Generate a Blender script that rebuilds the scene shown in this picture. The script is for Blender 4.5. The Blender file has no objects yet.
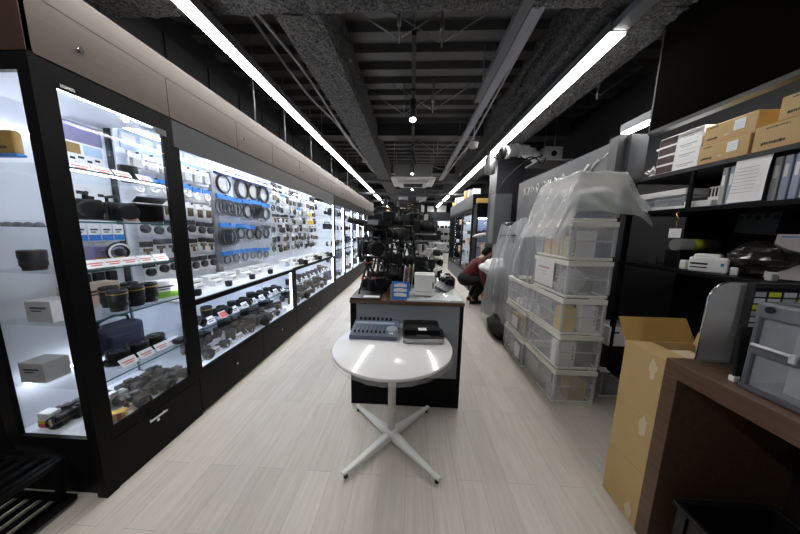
import bpy, bmesh, math, random
from mathutils import Vector, Matrix, noise
R = math.radians
rng = random.Random(7)
scn = bpy.context.scene
COL = scn.collection
ORD = ['first', 'second', 'third', 'fourth', 'fifth', 'sixth', 'seventh', 'eighth', 'ninth', 'tenth', 'eleventh',
       'twelfth', 'thirteenth', 'fourteenth', 'fifteenth', 'sixteenth', 'seventeenth', 'eighteenth', 'nineteenth', 'twentieth']

# ------------------------------------------------------------------ materials
MATS = {}
def mat(name, color, rough=0.5, metal=0.0, bump=0.0, bscale=40.0, var=0.0, vscale=8.0, emit=0.0, alpha=1.0,
        spec=0.5, stretch=None, coat=0.0, emcol=None):
    if name in MATS: return MATS[name]
    m = bpy.data.materials.new(name); m.use_nodes = True
    nt = m.node_tree; N = nt.nodes; L = nt.links
    b = N['Principled BSDF']
    c = tuple(color) + (1,)
    b.inputs['Base Color'].default_value = c
    b.inputs['Roughness'].default_value = rough
    b.inputs['Metallic'].default_value = metal
    b.inputs['Specular IOR Level'].default_value = spec
    if coat: b.inputs['Coat Weight'].default_value = coat
    tc = N.new('ShaderNodeTexCoord'); mp = N.new('ShaderNodeMapping')
    L.new(tc.outputs['Object'], mp.inputs['Vector'])
    if stretch: mp.inputs['Scale'].default_value = stretch
    if var or True:
        nz = N.new('ShaderNodeTexNoise'); nz.inputs['Scale'].default_value = vscale
        nz.inputs['Detail'].default_value = 4
        L.new(mp.outputs['Vector'], nz.inputs['Vector'])
        mx = N.new('ShaderNodeMixRGB'); v = max(var, 0.02)
        mx.inputs['Color1'].default_value = tuple(x*(1-v) for x in color) + (1,)
        mx.inputs['Color2'].default_value = tuple(min(1, x*(1+v)) for x in color) + (1,)
        L.new(nz.outputs['Fac'], mx.inputs['Fac'])
        L.new(mx.outputs['Color'], b.inputs['Base Color'])
    if bump:
        n2 = N.new('ShaderNodeTexNoise'); n2.inputs['Scale'].default_value = bscale; n2.inputs['Detail'].default_value = 5
        L.new(mp.outputs['Vector'], n2.inputs['Vector'])
        bp = N.new('ShaderNodeBump'); bp.inputs['Strength'].default_value = bump; bp.inputs['Distance'].default_value = 0.01
        L.new(n2.outputs['Fac'], bp.inputs['Height']); L.new(bp.outputs['Normal'], b.inputs['Normal'])
    if emit:
        b.inputs['Emission Color'].default_value = tuple(emcol or color) + (1,)
        b.inputs['Emission Strength'].default_value = emit
    if alpha < 1:
        out = N['Material Output']; tr = N.new('ShaderNodeBsdfTransparent'); ms = N.new('ShaderNodeMixShader')
        ms.inputs['Fac'].default_value = alpha
        L.new(tr.outputs[0], ms.inputs[1]); L.new(b.outputs[0], ms.inputs[2]); L.new(ms.outputs[0], out.inputs['Surface'])
    MATS[name] = m
    return m

def glassmat(name, tint=(1, 1, 1), refl=1.0, rough=0.0):
    m = bpy.data.materials.new(name); m.use_nodes = True
    nt = m.node_tree; N = nt.nodes; L = nt.links; N.remove(N['Principled BSDF'])
    out = N['Material Output']; tr = N.new('ShaderNodeBsdfTransparent'); gl = N.new('ShaderNodeBsdfGlossy')
    tr.inputs['Color'].default_value = tuple(tint) + (1,); gl.inputs['Roughness'].default_value = rough
    fr = N.new('ShaderNodeFresnel'); fr.inputs['IOR'].default_value = 1.45
    mu = N.new('ShaderNodeMath'); mu.operation = 'MULTIPLY'; mu.inputs[1].default_value = refl
    ms = N.new('ShaderNodeMixShader')
    L.new(fr.outputs[0], mu.inputs[0]); L.new(mu.outputs[0], ms.inputs[0]); L.new(tr.outputs[0], ms.inputs[1])
    L.new(gl.outputs[0], ms.inputs[2]); L.new(ms.outputs[0], out.inputs['Surface'])
    MATS[name] = m
    return m

def floormat():
    m = bpy.data.materials.new('pale wood planks'); m.use_nodes = True
    nt = m.node_tree; N = nt.nodes; L = nt.links; b = N['Principled BSDF']
    tc = N.new('ShaderNodeTexCoord'); mp = N.new('ShaderNodeMapping'); mp.inputs['Rotation'].default_value = (0, 0, R(90))
    L.new(tc.outputs['Object'], mp.inputs['Vector'])
    br = N.new('ShaderNodeTexBrick'); br.inputs['Scale'].default_value = 1.0
    br.inputs['Brick Width'].default_value = 0.92; br.inputs['Row Height'].default_value = 0.15
    br.inputs['Mortar Size'].default_value = 0.0012; br.inputs['Mortar Smooth'].default_value = 0.3; br.offset = 0.37
    br.inputs['Color1'].default_value = (0.52, 0.478, 0.428, 1); br.inputs['Color2'].default_value = (0.60, 0.558, 0.505, 1)
    br.inputs['Mortar'].default_value = (0.36, 0.32, 0.28, 1)
    L.new(mp.outputs['Vector'], br.inputs['Vector'])
    m2 = N.new('ShaderNodeMapping'); m2.inputs['Scale'].default_value = (14, 1.0, 1); L.new(tc.outputs['Object'], m2.inputs['Vector'])
    nz = N.new('ShaderNodeTexNoise'); nz.inputs['Scale'].default_value = 3.2; nz.inputs['Detail'].default_value = 8
    nz.inputs['Roughness'].default_value = 0.65
    L.new(m2.outputs['Vector'], nz.inputs['Vector'])
    cr = N.new('ShaderNodeValToRGB'); cr.color_ramp.elements[0].position = 0.3; cr.color_ramp.elements[1].position = 0.7
    cr.color_ramp.elements[0].color = (0.88, 0.865, 0.85, 1); cr.color_ramp.elements[1].color = (1.1, 1.1, 1.1, 1)
    L.new(nz.outputs['Fac'], cr.inputs['Fac'])
    n3 = N.new('ShaderNodeTexNoise'); n3.inputs['Scale'].default_value = 2.2; n3.inputs['Detail'].default_value = 3
    L.new(tc.outputs['Object'], n3.inputs['Vector'])
    c3 = N.new('ShaderNodeValToRGB'); c3.color_ramp.elements[0].color = (0.86, 0.86, 0.86, 1); c3.color_ramp.elements[1].color = (1.06, 1.06, 1.06, 1)
    L.new(n3.outputs['Fac'], c3.inputs['Fac'])
    mu = N.new('ShaderNodeMixRGB'); mu.blend_type = 'MULTIPLY'; mu.inputs['Fac'].default_value = 1
    L.new(br.outputs['Color'], mu.inputs['Color1']); L.new(cr.outputs['Color'], mu.inputs['Color2'])
    m4 = N.new('ShaderNodeMixRGB'); m4.blend_type = 'MULTIPLY'; m4.inputs['Fac'].default_value = 1
    L.new(mu.outputs['Color'], m4.inputs['Color1']); L.new(c3.outputs['Color'], m4.inputs['Color2'])
    L.new(m4.outputs['Color'], b.inputs['Base Color'])
    b.inputs['Roughness'].default_value = 0.42; b.inputs['Specular IOR Level'].default_value = 0.4
    bp = N.new('ShaderNodeBump'); bp.inputs['Strength'].default_value = 0.12; bp.inputs['Distance'].default_value = 0.004
    L.new(nz.outputs['Fac'], bp.inputs['Height']); L.new(bp.outputs['Normal'], b.inputs['Normal'])
    return m

def woodmat(name, c1, c2, rough=0.4, sc=(1, 1, 1), axis_scale=(2, 2, 30)):
    m = bpy.data.materials.new(name); m.use_nodes = True
    nt = m.node_tree; N = nt.nodes; L = nt.links; b = N['Principled BSDF']
    tc = N.new('ShaderNodeTexCoord'); mp = N.new('ShaderNodeMapping'); mp.inputs['Scale'].default_value = axis_scale
    L.new(tc.outputs['Object'], mp.inputs['Vector'])
    nz = N.new('ShaderNodeTexNoise'); nz.inputs['Scale'].default_value = 2.0; nz.inputs['Detail'].default_value = 7
    nz.inputs['Roughness'].default_value = 0.6
    L.new(mp.outputs['Vector'], nz.inputs['Vector'])
    cr = N.new('ShaderNodeValToRGB'); cr.color_ramp.elements[0].position = 0.32; cr.color_ramp.elements[1].position = 0.68
    cr.color_ramp.elements[0].color = tuple(c1) + (1,); cr.color_ramp.elements[1].color = tuple(c2) + (1,)
    L.new(nz.outputs['Fac'], cr.inputs['Fac']); L.new(cr.outputs['Color'], b.inputs['Base Color'])
    b.inputs['Roughness'].default_value = rough
    MATS[name] = m
    return m

FLOOR = floormat()
FASC = woodmat('greige wood laminate', (0.047, 0.032, 0.023), (0.060, 0.042, 0.031), 0.45, axis_scale=(2, 1.2, 26))
WALNUT = woodmat('dark walnut laminate', (0.078, 0.044, 0.026), (0.130, 0.076, 0.048), 0.36, axis_scale=(22, 1.5, 22))
BLK = mat('black lacquered metal', (0.0045, 0.0045, 0.005), 0.42, var=0.1, spec=0.10)
BLKM = mat('matt black plastic', (0.006, 0.006, 0.0065), 0.45, bump=0.05, bscale=300, var=0.2, spec=0.4)
BLKG = mat('gloss black panel', (0.0035, 0.003, 0.0025), 0.5, spec=0.0)
RUB = mat('black rubber', (0.006, 0.006, 0.007), 0.6, bump=0.2, bscale=200, var=0.2, spec=0.3)
CHAR = mat('charcoal grey paint', (0.026, 0.027, 0.031), 0.5, var=0.1, spec=0.3)
GREY = mat('mid grey paint', (0.10, 0.105, 0.115), 0.5, var=0.06)
LGREY = mat('light grey plastic', (0.42, 0.42, 0.42), 0.45, var=0.06)
PANEL = mat('slate grey display panel', (0.23, 0.25, 0.28), 0.35, var=0.05)
STEEL = mat('brushed steel', (0.60, 0.60, 0.61), 0.35, metal=0.2, bump=0.05, bscale=60, stretch=(1, 1, 18))
GALV = mat('galvanised metal', (0.30, 0.30, 0.31), 0.45, metal=0.6, var=0.15)
CHROME = mat('chrome', (0.7, 0.7, 0.7), 0.2, metal=1.0)
WHITE = mat('white plastic', (0.80, 0.80, 0.79), 0.4, var=0.03)
PAPER = mat('white paper', (0.82, 0.82, 0.82), 0.7, var=0.03)
TABLETOP = mat('white glossy tabletop', (0.80, 0.80, 0.80), 0.17, var=0.02, coat=0.5)
TLEG = mat('white enamelled steel', (0.72, 0.72, 0.69), 0.35, var=0.04)
CABW = mat('white cabinet lining', (0.74, 0.77, 0.84), 0.55, var=0.03)
PEGM = mat('white pegboard', (0.76, 0.79, 0.85), 0.55, var=0.03)
CREAM = mat('cream crate plastic', (0.80, 0.80, 0.74), 0.45, var=0.04)
CARD = mat('tan cardboard', (0.50, 0.35, 0.155), 0.75, bump=0.04, bscale=120, var=0.08)
CARDD = mat('brown cardboard inside', (0.42, 0.26, 0.075), 0.8, var=0.08)
SCUFF = mat('scuffed pale cardboard', (0.62, 0.52, 0.36), 0.85, bump=0.3, bscale=90, var=0.1)
INK = mat('dark print', (0.04, 0.035, 0.03), 0.7)
REDP = mat('red print', (0.62, 0.12, 0.10), 0.6)
BLUE = mat('bright blue card', (0.03, 0.20, 0.62), 0.5, var=0.06)
NAVY = mat('navy card', (0.02, 0.05, 0.22), 0.5, var=0.08)
GOLD = mat('gold ring', (0.55, 0.36, 0.08), 0.3, metal=0.8)
YEL = mat('yellow card', (0.78, 0.52, 0.06), 0.6, var=0.05)
YELT = mat('yellow label', (0.62, 0.66, 0.05), 0.6, var=0.05)
GREEN = mat('green label', (0.30, 0.62, 0.08), 0.6, var=0.05)
REDF = mat('red plastic', (0.55, 0.03, 0.03), 0.4, var=0.05)
ORG = mat('orange card', (0.70, 0.25, 0.10), 0.6)
OCHRE = mat('dark ochre plastic', (0.10, 0.07, 0.03), 0.5, var=0.1)
BROWNP = mat('brown gold card', (0.30, 0.18, 0.04), 0.5, var=0.1)
SKYB = mat('pale blue print', (0.42, 0.56, 0.72), 0.5, var=0.2, vscale=20)
PURP = mat('violet grey print', (0.22, 0.20, 0.36), 0.5, var=0.35, vscale=9)
DARKB = mat('dark blue fabric', (0.012, 0.016, 0.045), 0.7, var=0.2)
GREYC = mat('grey cable', (0.045, 0.05, 0.06), 0.5, var=0.2)
MIXB = mat('slate blue metal', (0.075, 0.10, 0.15), 0.4, var=0.08)
MIXL = mat('pale mixer strip', (0.26, 0.31, 0.38), 0.4, var=0.08)
GUN = mat('gunmetal camera body', (0.007, 0.007, 0.008), 0.4, spec=0.4, metal=0.0, var=0.2)
SILV = mat('silver camera metal', (0.55, 0.55, 0.57), 0.35, metal=0.5, var=0.1)
LENSG = mat('coated lens glass', (0.02, 0.02, 0.05), 0.04, spec=1.0)
SCREEN = mat('lit monitor screen', (0.3, 0.36, 0.5), 0.3, emit=0.3)
LED = mat('led diffuser', (1, 1, 1), 0.5, emit=11.0, emcol=(1.0, 0.985, 0.965))
LEDT = mat('corner cabinet led strip', (1, 1, 1), 0.5, emit=6.5, emcol=(0.84, 0.89, 1.0))
LEDC = mat('cabinet led strip', (1, 1, 1), 0.5, emit=23.0, emcol=(0.86, 0.92, 1.0))
LEDS = mat('showcase led strip', (1, 1, 1), 0.5, emit=8.5, emcol=(0.72, 0.82, 1.0))
LEDF = mat('far cabinet led strip', (1, 1, 1), 0.5, emit=15.0, emcol=(0.84, 0.90, 1.0))
BULB = mat('spot lamp', (1, 1, 1), 0.5, emit=110.0, emcol=(1.0, 0.90, 0.78))
DECKM = mat('painted steel deck', (0.045, 0.045, 0.046), 0.45, var=0.25, vscale=3)
DARKW = mat('dark wall paint', (0.008, 0.008, 0.009), 0.6, var=0.2)
GWALL = mat('grey wall board', (0.10, 0.105, 0.115), 0.6, var=0.08)
PALEW = mat('pale wall paint', (0.35, 0.35, 0.35), 0.7, var=0.05)
WOOLM_ = mat('sprayed rock wool base', (0.115, 0.115, 0.117), 0.95, bump=1.0, bscale=70, var=0.9, vscale=60)
CLOTH_R = mat('maroon jacket cloth', (0.10, 0.009, 0.014), 0.8, bump=0.3, bscale=40, var=0.25)
CLOTH_B = mat('black trouser cloth', (0.005, 0.005, 0.006), 0.9, bump=0.3, bscale=40, var=0.3)
SKIN = mat('skin', (0.48, 0.27, 0.19), 0.5, var=0.06)
HAIR = mat('black hair', (0.003, 0.0027, 0.0027), 0.8, spec=0.15, bump=0.6, bscale=120, var=0.3)
SHOEW = mat('white shoe rubber', (0.6, 0.6, 0.6), 0.6)
def woolmat():
    m = bpy.data.materials.new('sprayed rock wool'); m.use_nodes = True
    nt = m.node_tree; N = nt.nodes; L = nt.links; b = N['Principled BSDF']
    tc = N.new('ShaderNodeTexCoord'); nz = N.new('ShaderNodeTexNoise'); nz.inputs['Scale'].default_value = 60; nz.inputs['Detail'].default_value = 7; nz.inputs['Roughness'].default_value = .7
    L.new(tc.outputs['Object'], nz.inputs['Vector'])
    cr = N.new('ShaderNodeValToRGB'); e = cr.color_ramp.elements
    e[0].position = .40; e[0].color = (.028, .028, .030, 1); e[1].position = .64; e[1].color = (.24, .24, .24, 1)
    L.new(nz.outputs['Fac'], cr.inputs['Fac']); L.new(cr.outputs['Color'], b.inputs['Base Color']); b.inputs['Roughness'].default_value = .95
    bp = N.new('ShaderNodeBump'); bp.inputs['Strength'].default_value = 1; bp.inputs['Distance'].default_value = .02
    L.new(nz.outputs['Fac'], bp.inputs['Height']); L.new(bp.outputs['Normal'], b.inputs['Normal'])
    return m
WOOLM = woolmat()
GLASS = glassmat('clear glass', (0.985, 0.99, 0.995), 0.16)
GSHELF = glassmat('greenish shelf glass', (0.96, 0.98, 0.98), 0.3)
GEDGE = mat('glass shelf edge', (0.05, 0.16, 0.15), 0.15)
CRATE = mat('clear crate plastic', (0.80, 0.82, 0.86), 0.28, alpha=0.21, bump=0.05)
CRIB = mat('clear crate rib', (0.80, 0.82, 0.85), 0.28, alpha=0.32)
CRATED = mat('smoke crate plastic', (0.46, 0.49, 0.55), 0.25, alpha=0.36)
SMOKE = mat('smoke grey plastic', (0.10, 0.105, 0.125), 0.3, var=0.06)
FILM = mat('translucent plastic film', (0.92, 0.94, 0.94), 0.2, alpha=0.31, bump=0.5, bscale=9, var=0.03)
FILMD = mat('crumpled clear film', (0.72, 0.74, 0.78), 0.15, alpha=0.40, bump=1.0, bscale=10, stretch=(3, 3, .5), var=0.05)
BAGW = mat('white plastic bag', (0.8, 0.82, 0.84), 0.25, alpha=0.85, bump=0.6, bscale=18)
FILMC = mat('thin clear wrap', (0.8, 0.82, 0.82), 0.08, alpha=0.22, bump=0.8, bscale=30)
PACKC = mat('clear pack plastic', (0.85, 0.88, 0.92), 0.15, alpha=0.30)
FOIL = mat('crumpled foil duct', (0.85, 0.85, 0.87), 0.25, metal=0.1, bump=1.0, bscale=45)

# ------------------------------------------------------------------ mesh builder
class MB:
    def __init__(s): s.bm = bmesh.new()
    def _fin(s, vs, m, M=None, smooth=False):
        if M is not None:
            for v in vs: v.co = M @ v.co
        fs = set()
        for v in vs:
            for f in v.link_faces: fs.add(f)
        for f in fs: f.material_index = m; f.smooth = smooth
    def box(s, c, d, m=0, rot=None, bev=0.0, seg=1, taper=None):
        r = bmesh.ops.create_cube(s.bm, size=1.0); vs = r['verts']
        for v in vs:
            t = 1.0 if not taper or v.co.z < 0 else taper
            v.co = Vector((v.co.x*d[0]*t, v.co.y*d[1]*t, v.co.z*d[2]))
        if bev:
            es = list({e for v in vs for e in v.link_edges})
            rr = bmesh.ops.bevel(s.bm, geom=es, offset=bev, segments=seg, affect='EDGES', profile=0.5)
            vs = list({v for f in rr['faces'] for v in f.verts} | {v for v in vs if v.is_valid})
            allf = set()
            stack = list(vs); seen = set(vs)
            while stack:
                v = stack.pop()
                for e in v.link_edges:
                    o = e.other_vert(v)
                    if o not in seen: seen.add(o); stack.append(o)
            vs = list(seen)
        M = Matrix.Translation(Vector(c))
        if rot: M = M @ (rot if isinstance(rot, Matrix) else Matrix.Rotation(R(rot[2]), 4, 'Z') @ Matrix.Rotation(R(rot[1]), 4, 'Y') @ Matrix.Rotation(R(rot[0]), 4, 'X'))
        s._fin(vs, m, M)
        return s
    def bb(s, x0, x1, y0, y1, z0, z1, m=0, bev=0.0, seg=1):
        return s.box(((x0+x1)/2, (y0+y1)/2, (z0+z1)/2), (abs(x1-x0), abs(y1-y0), abs(z1-z0)), m, None, bev, seg)
    def cyl(s, p0, p1, r, r2=None, seg=14, m=0, cap=True, smooth=True):
        p0 = Vector(p0); p1 = Vector(p1); d = p1 - p0; L = d.length
        if L < 1e-6: return s
        rr = bmesh.ops.create_cone(s.bm, cap_ends=cap, segments=seg, radius1=r, radius2=r if r2 is None else r2, depth=L)
        q = d.to_track_quat('Z', 'Y').to_matrix().to_4x4()
        M = Matrix.Translation((p0+p1)/2) @ q
        s._fin(rr['verts'], m, M)
        if smooth:
            for f in {f for v in rr['verts'] for f in v.link_faces}: f.smooth = len(f.verts) == 4
        return s
    def lathe(s, prof, c=(0, 0, 0), axis='Z', seg=20, m=0, rot=None, ms=None):
        M = Matrix.Translation(Vector(c))
        if rot is not None: M = M @ rot
        elif axis == 'Y': M = M @ Matrix.Rotation(R(90), 4, 'X')      # z -> -y
        elif axis == 'X': M = M @ Matrix.Rotation(R(90), 4, 'Y')
        rings = []
        for (r, z) in prof:
            rings.append([s.bm.verts.new(M @ Vector((max(r, 1e-4)*math.cos(2*math.pi*k/seg), max(r, 1e-4)*math.sin(2*math.pi*k/seg), z))) for k in range(seg)])
        for i in range(len(rings)-1):
            for k in range(seg):
                f = s.bm.faces.new((rings[i][k], rings[i][(k+1) % seg], rings[i+1][(k+1) % seg], rings[i+1][k]))
                f.material_index = ms[i] if ms else m; f.smooth = True
        for i, rev in ((0, True), (-1, False)):
            if prof[i][0] > 1e-3:
                vs = rings[i][::-1] if rev else rings[i]
                f = s.bm.faces.new(vs); f.material_index = ms[i] if ms else m
        return s
    def tube(s, pts, r, seg=8, m=0, closed=False):
        pts = [Vector(p) for p in pts]; n = len(pts); rings = []
        up = Vector((0, 0, 1))
        for i, p in enumerate(pts):
            if closed: d = pts[(i+1) % n] - pts[i-1]
            else: d = pts[min(i+1, n-1)] - pts[max(i-1, 0)]
            d.normalize()
            a = d.cross(up)
            if a.length < 1e-3: a = d.cross(Vector((1, 0, 0)))
            a.normalize(); b = d.cross(a)
            rad = r[i] if isinstance(r, (list, tuple)) else r
            rings.append([s.bm.verts.new(p + a*rad*math.cos(2*math.pi*k/seg) + b*rad*math.sin(2*math.pi*k/seg)) for k in range(seg)])
        for i in range(n if closed else n-1):
            A = rings[i]; B = rings[(i+1) % n]
            for k in range(seg):
                f = s.bm.faces.new((A[k], A[(k+1) % seg], B[(k+1) % seg], B[k])); f.smooth = True; f.material_index = m
        if not closed:
            f = s.bm.faces.new(rings[0][::-1]); f.material_index = m
            f = s.bm.faces.new(rings[-1]); f.material_index = m
        return s
    def ring(s, c, r, t, plane='XZ', n=28, seg=6, m=0, sy=1.0):
        c = Vector(c); P = []
        for k in range(n):
            a = 2*math.pi*k/n; u, v = r*math.cos(a), r*sy*math.sin(a)
            P.append(c + (Vector((u, 0, v)) if plane == 'XZ' else Vector((u, v, 0)) if plane == 'XY' else Vector((0, u, v))))
        # radial frame keeps the tube round
        nrm = Vector((0, 1, 0)) if plane == 'XZ' else Vector((0, 0, 1)) if plane == 'XY' else Vector((1, 0, 0))
        rings = []
        for p in P:
            d = (p - c).normalized()
            rings.append([s.bm.verts.new(p + d*t*math.cos(2*math.pi*k/seg) + nrm*t*math.sin(2*math.pi*k/seg)) for k in range(seg)])
        for i in range(n):
            A, B = rings[i], rings[(i+1) % n]
            for k in range(seg):
                f = s.bm.faces.new((A[k], A[(k+1) % seg], B[(k+1) % seg], B[k])); f.smooth = True; f.material_index = m
        return s
    def grid(s, fn, nu, nv, m=0, smooth=True):
        V = [[s.bm.verts.new(Vector(fn(i/nu, j/nv))) for j in range(nv+1)] for i in range(nu+1)]
        for i in range(nu):
            for j in range(nv):
                f = s.bm.faces.new((V[i][j], V[i+1][j], V[i+1][j+1], V[i][j+1])); f.smooth = smooth; f.material_index = m
        return s
    def prism(s, poly, a, b, axis='X', m=0, smooth=False):
        def P(u, v, w):
            return Vector((w, u, v)) if axis == 'X' else Vector((u, w, v)) if axis == 'Y' else Vector((u, v, w))
        A = [s.bm.verts.new(P(u, v, a)) for u, v in poly]; B = [s.bm.verts.new(P(u, v, b)) for u, v in poly]
        n = len(poly)
        for i in range(n):
            f = s.bm.faces.new((A[i], A[(i+1) % n], B[(i+1) % n], B[i])); f.material_index = m; f.smooth = smooth
        f = s.bm.faces.new(A[::-1]); f.material_index = m
        f = s.bm.faces.new(B); f.material_index = m
        return s
    def build(s, name, mats, parent=None, loc=None, solid=0.0):
        bmesh.ops.recalc_face_normals(s.bm, faces=s.bm.faces)
        me = bpy.data.meshes.new(name); s.bm.to_mesh(me); s.bm.free()
        for m in (mats if isinstance(mats, (list, tuple)) else [mats]): me.materials.append(m)
        o = bpy.data.objects.new(name, me); COL.objects.link(o)
        if parent: o.parent = parent
        if loc: o.location = loc
        if solid:
            md = o.modifiers.new('Solidify', 'SOLIDIFY'); md.thickness = solid
        return o

def tag(o, label, cat, group=None, kind=None):
    o['label'] = label; o['category'] = cat
    if group: o['group'] = group
    if kind: o['kind'] = kind
    return o
def thing(name, label, cat, loc=(0, 0, 0), rz=0.0, group=None):
    o = bpy.data.objects.new(name, None); o.empty_display_size = 0.05; COL.objects.link(o)
    o.location = loc; o.rotation_euler = (0, 0, R(rz)); tag(o, label, cat, group)
    return o
def struct(o):
    o['kind'] = 'structure'; return o
KIDS = {}
def copy_tree(o, parent=None):
    c = o.copy(); COL.objects.link(c)
    if parent: c.parent = parent
    for ch in KIDS.setdefault(o.name, [x for x in COL.objects if x.parent == o]): copy_tree(ch, c)
    return c
PROTO = {}
def place(key, make, loc, rz, label, group=None, sc=1.0, tilt=None):
    """first call builds the thing itself, later calls copy it and all its parts"""
    if key not in PROTO:
        o = make(); PROTO[key] = o
    else:
        src = PROTO[key]; o = copy_tree(src)
        if 'group' in o.keys(): del o['group']
    o.location = loc; o.rotation_euler = (R(tilt) if tilt else 0, 0, R(rz)); o.scale = (sc, sc, sc)
    o['label'] = label
    if group: o['group'] = group
    return o
EXPOSURE = 1.82
# ------------------------------------------------------------------ camera
def set_camera():
    F, H = 244.0, 1.45
    p, y, r = R(8.4), R(2.58), R(1.1)
    f = Vector((-math.sin(y)*math.cos(p), math.cos(y)*math.cos(p), -math.sin(p)))
    rt = Vector((math.cos(y), math.sin(y), 0)); up = rt.cross(f)
    rt2 = rt*math.cos(r) + up*math.sin(r); up2 = up*math.cos(r) - rt*math.sin(r)
    cam = bpy.data.cameras.new('camera'); o = bpy.data.objects.new('camera', cam); COL.objects.link(o)
    cam.sensor_width = 36; cam.lens = F/800*36; cam.clip_start = 0.05
    M = Matrix((rt2, up2, -f)).transposed().to_4x4(); M.translation = Vector((0, 0, H))
    o.matrix_world = M; scn.camera = o
set_camera()
w = bpy.data.worlds.new('world'); scn.world = w; w.use_nodes = True
w.node_tree.nodes['Background'].inputs[0].default_value = (0.5, 0.55, 0.6, 1)
w.node_tree.nodes['Background'].inputs[1].default_value = 0.05

# ------------------------------------------------------------------ shell
XL, XR, Y0, Y1, ZC = -2.20, 2.66, -1.6, 14.2, 3.36
m = MB(); m.bb(XL-1.2, XR+.1, Y0, Y1, -.1, 0); struct(m.build('floor', FLOOR))
def wall(name, b, mt):
    m = MB(); m.bb(*b); return struct(m.build(name, mt))
wall('wall_left', (XL-.1, XL, 1.04, Y1, 0, ZC+.1), DARKW)
wall('wall_nook', (XL-1.2, XL-.01, 1.04, 1.12, 0, ZC+.1), GREY)
wall('wall_nook_side', (XL-1.3, XL-1.2, Y0, 1.12, 0, ZC+.1), GREY)
wall('wall_right', (XR, XR+.1, Y0, Y1, 0, ZC+.1), DARKW)
wall('wall_back', (XL-.1, XR+.1, Y1, Y1+.1, 0, ZC+.1), DARKW)
wall('wall_front', (XL-1.3, XR+.1, Y0-.1, Y0, 0, ZC+.1), GREY)
# corrugated deck: ribs run across the room
m = MB(); per = 0.27; poly = []
y = Y0
while y < Y1:
    poly += [(y, ZC), (y+.10, ZC), (y+.125, ZC-.065), (y+.245, ZC-.065)]; y += per
poly = [(a, b) for a, b in poly]
V0 = [m.bm.verts.new((XL-1.3, a, b)) for a, b in poly]; V1 = [m.bm.verts.new((XR+.1, a, b)) for a, b in poly]
for i in range(len(poly)-1): m.bm.faces.new((V0[i], V0[i+1], V1[i+1], V1[i]))
m.bb(XL-1.3, XR+.1, Y0, Y1, ZC+.01, ZC+.08)
struct(m.build('ceiling', DECKM))

def woolbeam(name, x0, x1, y0, y1, z0, z1, step=0.024, amp=0.013):
    """beam with lumpy sprayed rock wool: bottom and both flanks are displaced surfaces"""
    m = MB()
    along = 'Y' if (y1-y0) > (x1-x0) else 'X'
    L = (y1-y0) if along == 'Y' else (x1-x0); W = (x1-x0) if along == 'Y' else (y1-y0); Hh = z1-z0
    per = 2*Hh + W; nu = max(6, int(per/step)); nv = int(L/step)
    if nv > 380: nv = 380
    def fn(u, v):
        s = u*per
        if s < Hh: a, z, n = 0.0, z1 - s, Vector((-1, 0, 0))
        elif s < Hh + W: a, z, n = s-Hh, z0, Vector((0, 0, -1))
        else: a, z, n = W, z0 + (s-Hh-W), Vector((1, 0, 0))
        t = v*L
        if along == 'Y': P = Vector((x0+a, y0+t, z))
        else:
            P = Vector((x0+t, y0+a, z)); n = Vector((0, n.x, n.z))
        d = .6*noise.fractal(P*14.0, 1.0, 2.0, 3) + 1.1*noise.noise(P*33.0)
        return P + n*amp*(d+0.4) + Vector((noise.noise(P*20), noise.noise(P*21+Vector((5, 1, 2))), 0))*0.008
    m.grid(fn, nu, nv, smooth=False)
    return struct(m.build(name, WOOLM))
woolbeam('trim_1', -0.98, -0.66, 1.86, 13.9, 2.90, 3.34)
woolbeam('trim_2', 1.20, 1.78, 1.86, 13.9, 2.90, 3.34)
woolbeam('trim_3', XL-.02, XR, 1.50, 1.86, 2.90, 3.34)
m = MB()
for yb in (4.6, 7.4, 10.2): m.bb(XL, XR, yb, yb+.09, 3.12, 3.30); m.bb(XL, XR, yb-.05, yb+.14, 3.10, 3.12)
struct(m.build('trim_4', DECKM))
# grey wall boards with battens above the left fascia
m = MB(); m.bb(-2.16, -2.12, 1.12, 11, 2.40, 3.05)
yy = 1.3
while yy < 11: m.bb(-2.12, -2.105, yy, yy+.02, 2.4, 3.05); yy += 0.45
struct(m.build('trim_5', mat('grey soffit board', (0.022, 0.023, 0.026), 0.6, var=.08)))

# ------------------------------------------------------------------ ceiling services
def strip_light(x, ya, yb, z, label, wd=0.085, dark_to=None):
    t = thing('linear_light', label, 'light', (x, ya, z)); L = yb-ya
    m = MB(); m.bb(-wd/2-.006, wd/2+.006, -.01, L+.01, .012, .075); m.build('housing', GREY, t)
    m = MB(); m.bb(-wd/2, wd/2, 0, L, 0, .0115); m.build('diffuser', LED, t)
    yy = .5
    while yy < L:
        m = MB(); m.cyl((0, yy, .075), (0, yy, ZC-z-.02), .004, seg=6); m.build('hanger_rod', GALV, t); yy += 2.4
    return t
strip_light(-1.385, -1.45, 13.6, 2.75, 'long lit strip light over the left aisle, above the wall cabinets')
strip_light(1.312, 1.87, 13.4, 2.75, 'long lit strip light on the right, ending above the crate stack', .10)
strip_light(1.312, -1.45, -.25, 2.75, 'added unseen strip light behind the camera in line with the right strip light')  # added lamp out of view, brightens the label rack and counter front
t = thing('mounting_rail', 'unlit grey rail continuing from the near end of the right strip light', 'rail', (1.312, -.2, 2.762))
m = MB(); m.bb(-.05, .05, 0, 2.055, 0, .05, bev=.004); m.bb(-.02, .02, 0, 2.055, .05, .07); m.build('profile', GREY, t)
m = MB(); m.cyl((0, 1.2, .07), (0, 1.2, .58), .006, seg=6); m.build('hanger_rod', GALV, t)
strip_light(1.80, 1.45, 2.32, 2.305, 'short lit strip light behind the black overhead panel and sign end', .06)
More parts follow.
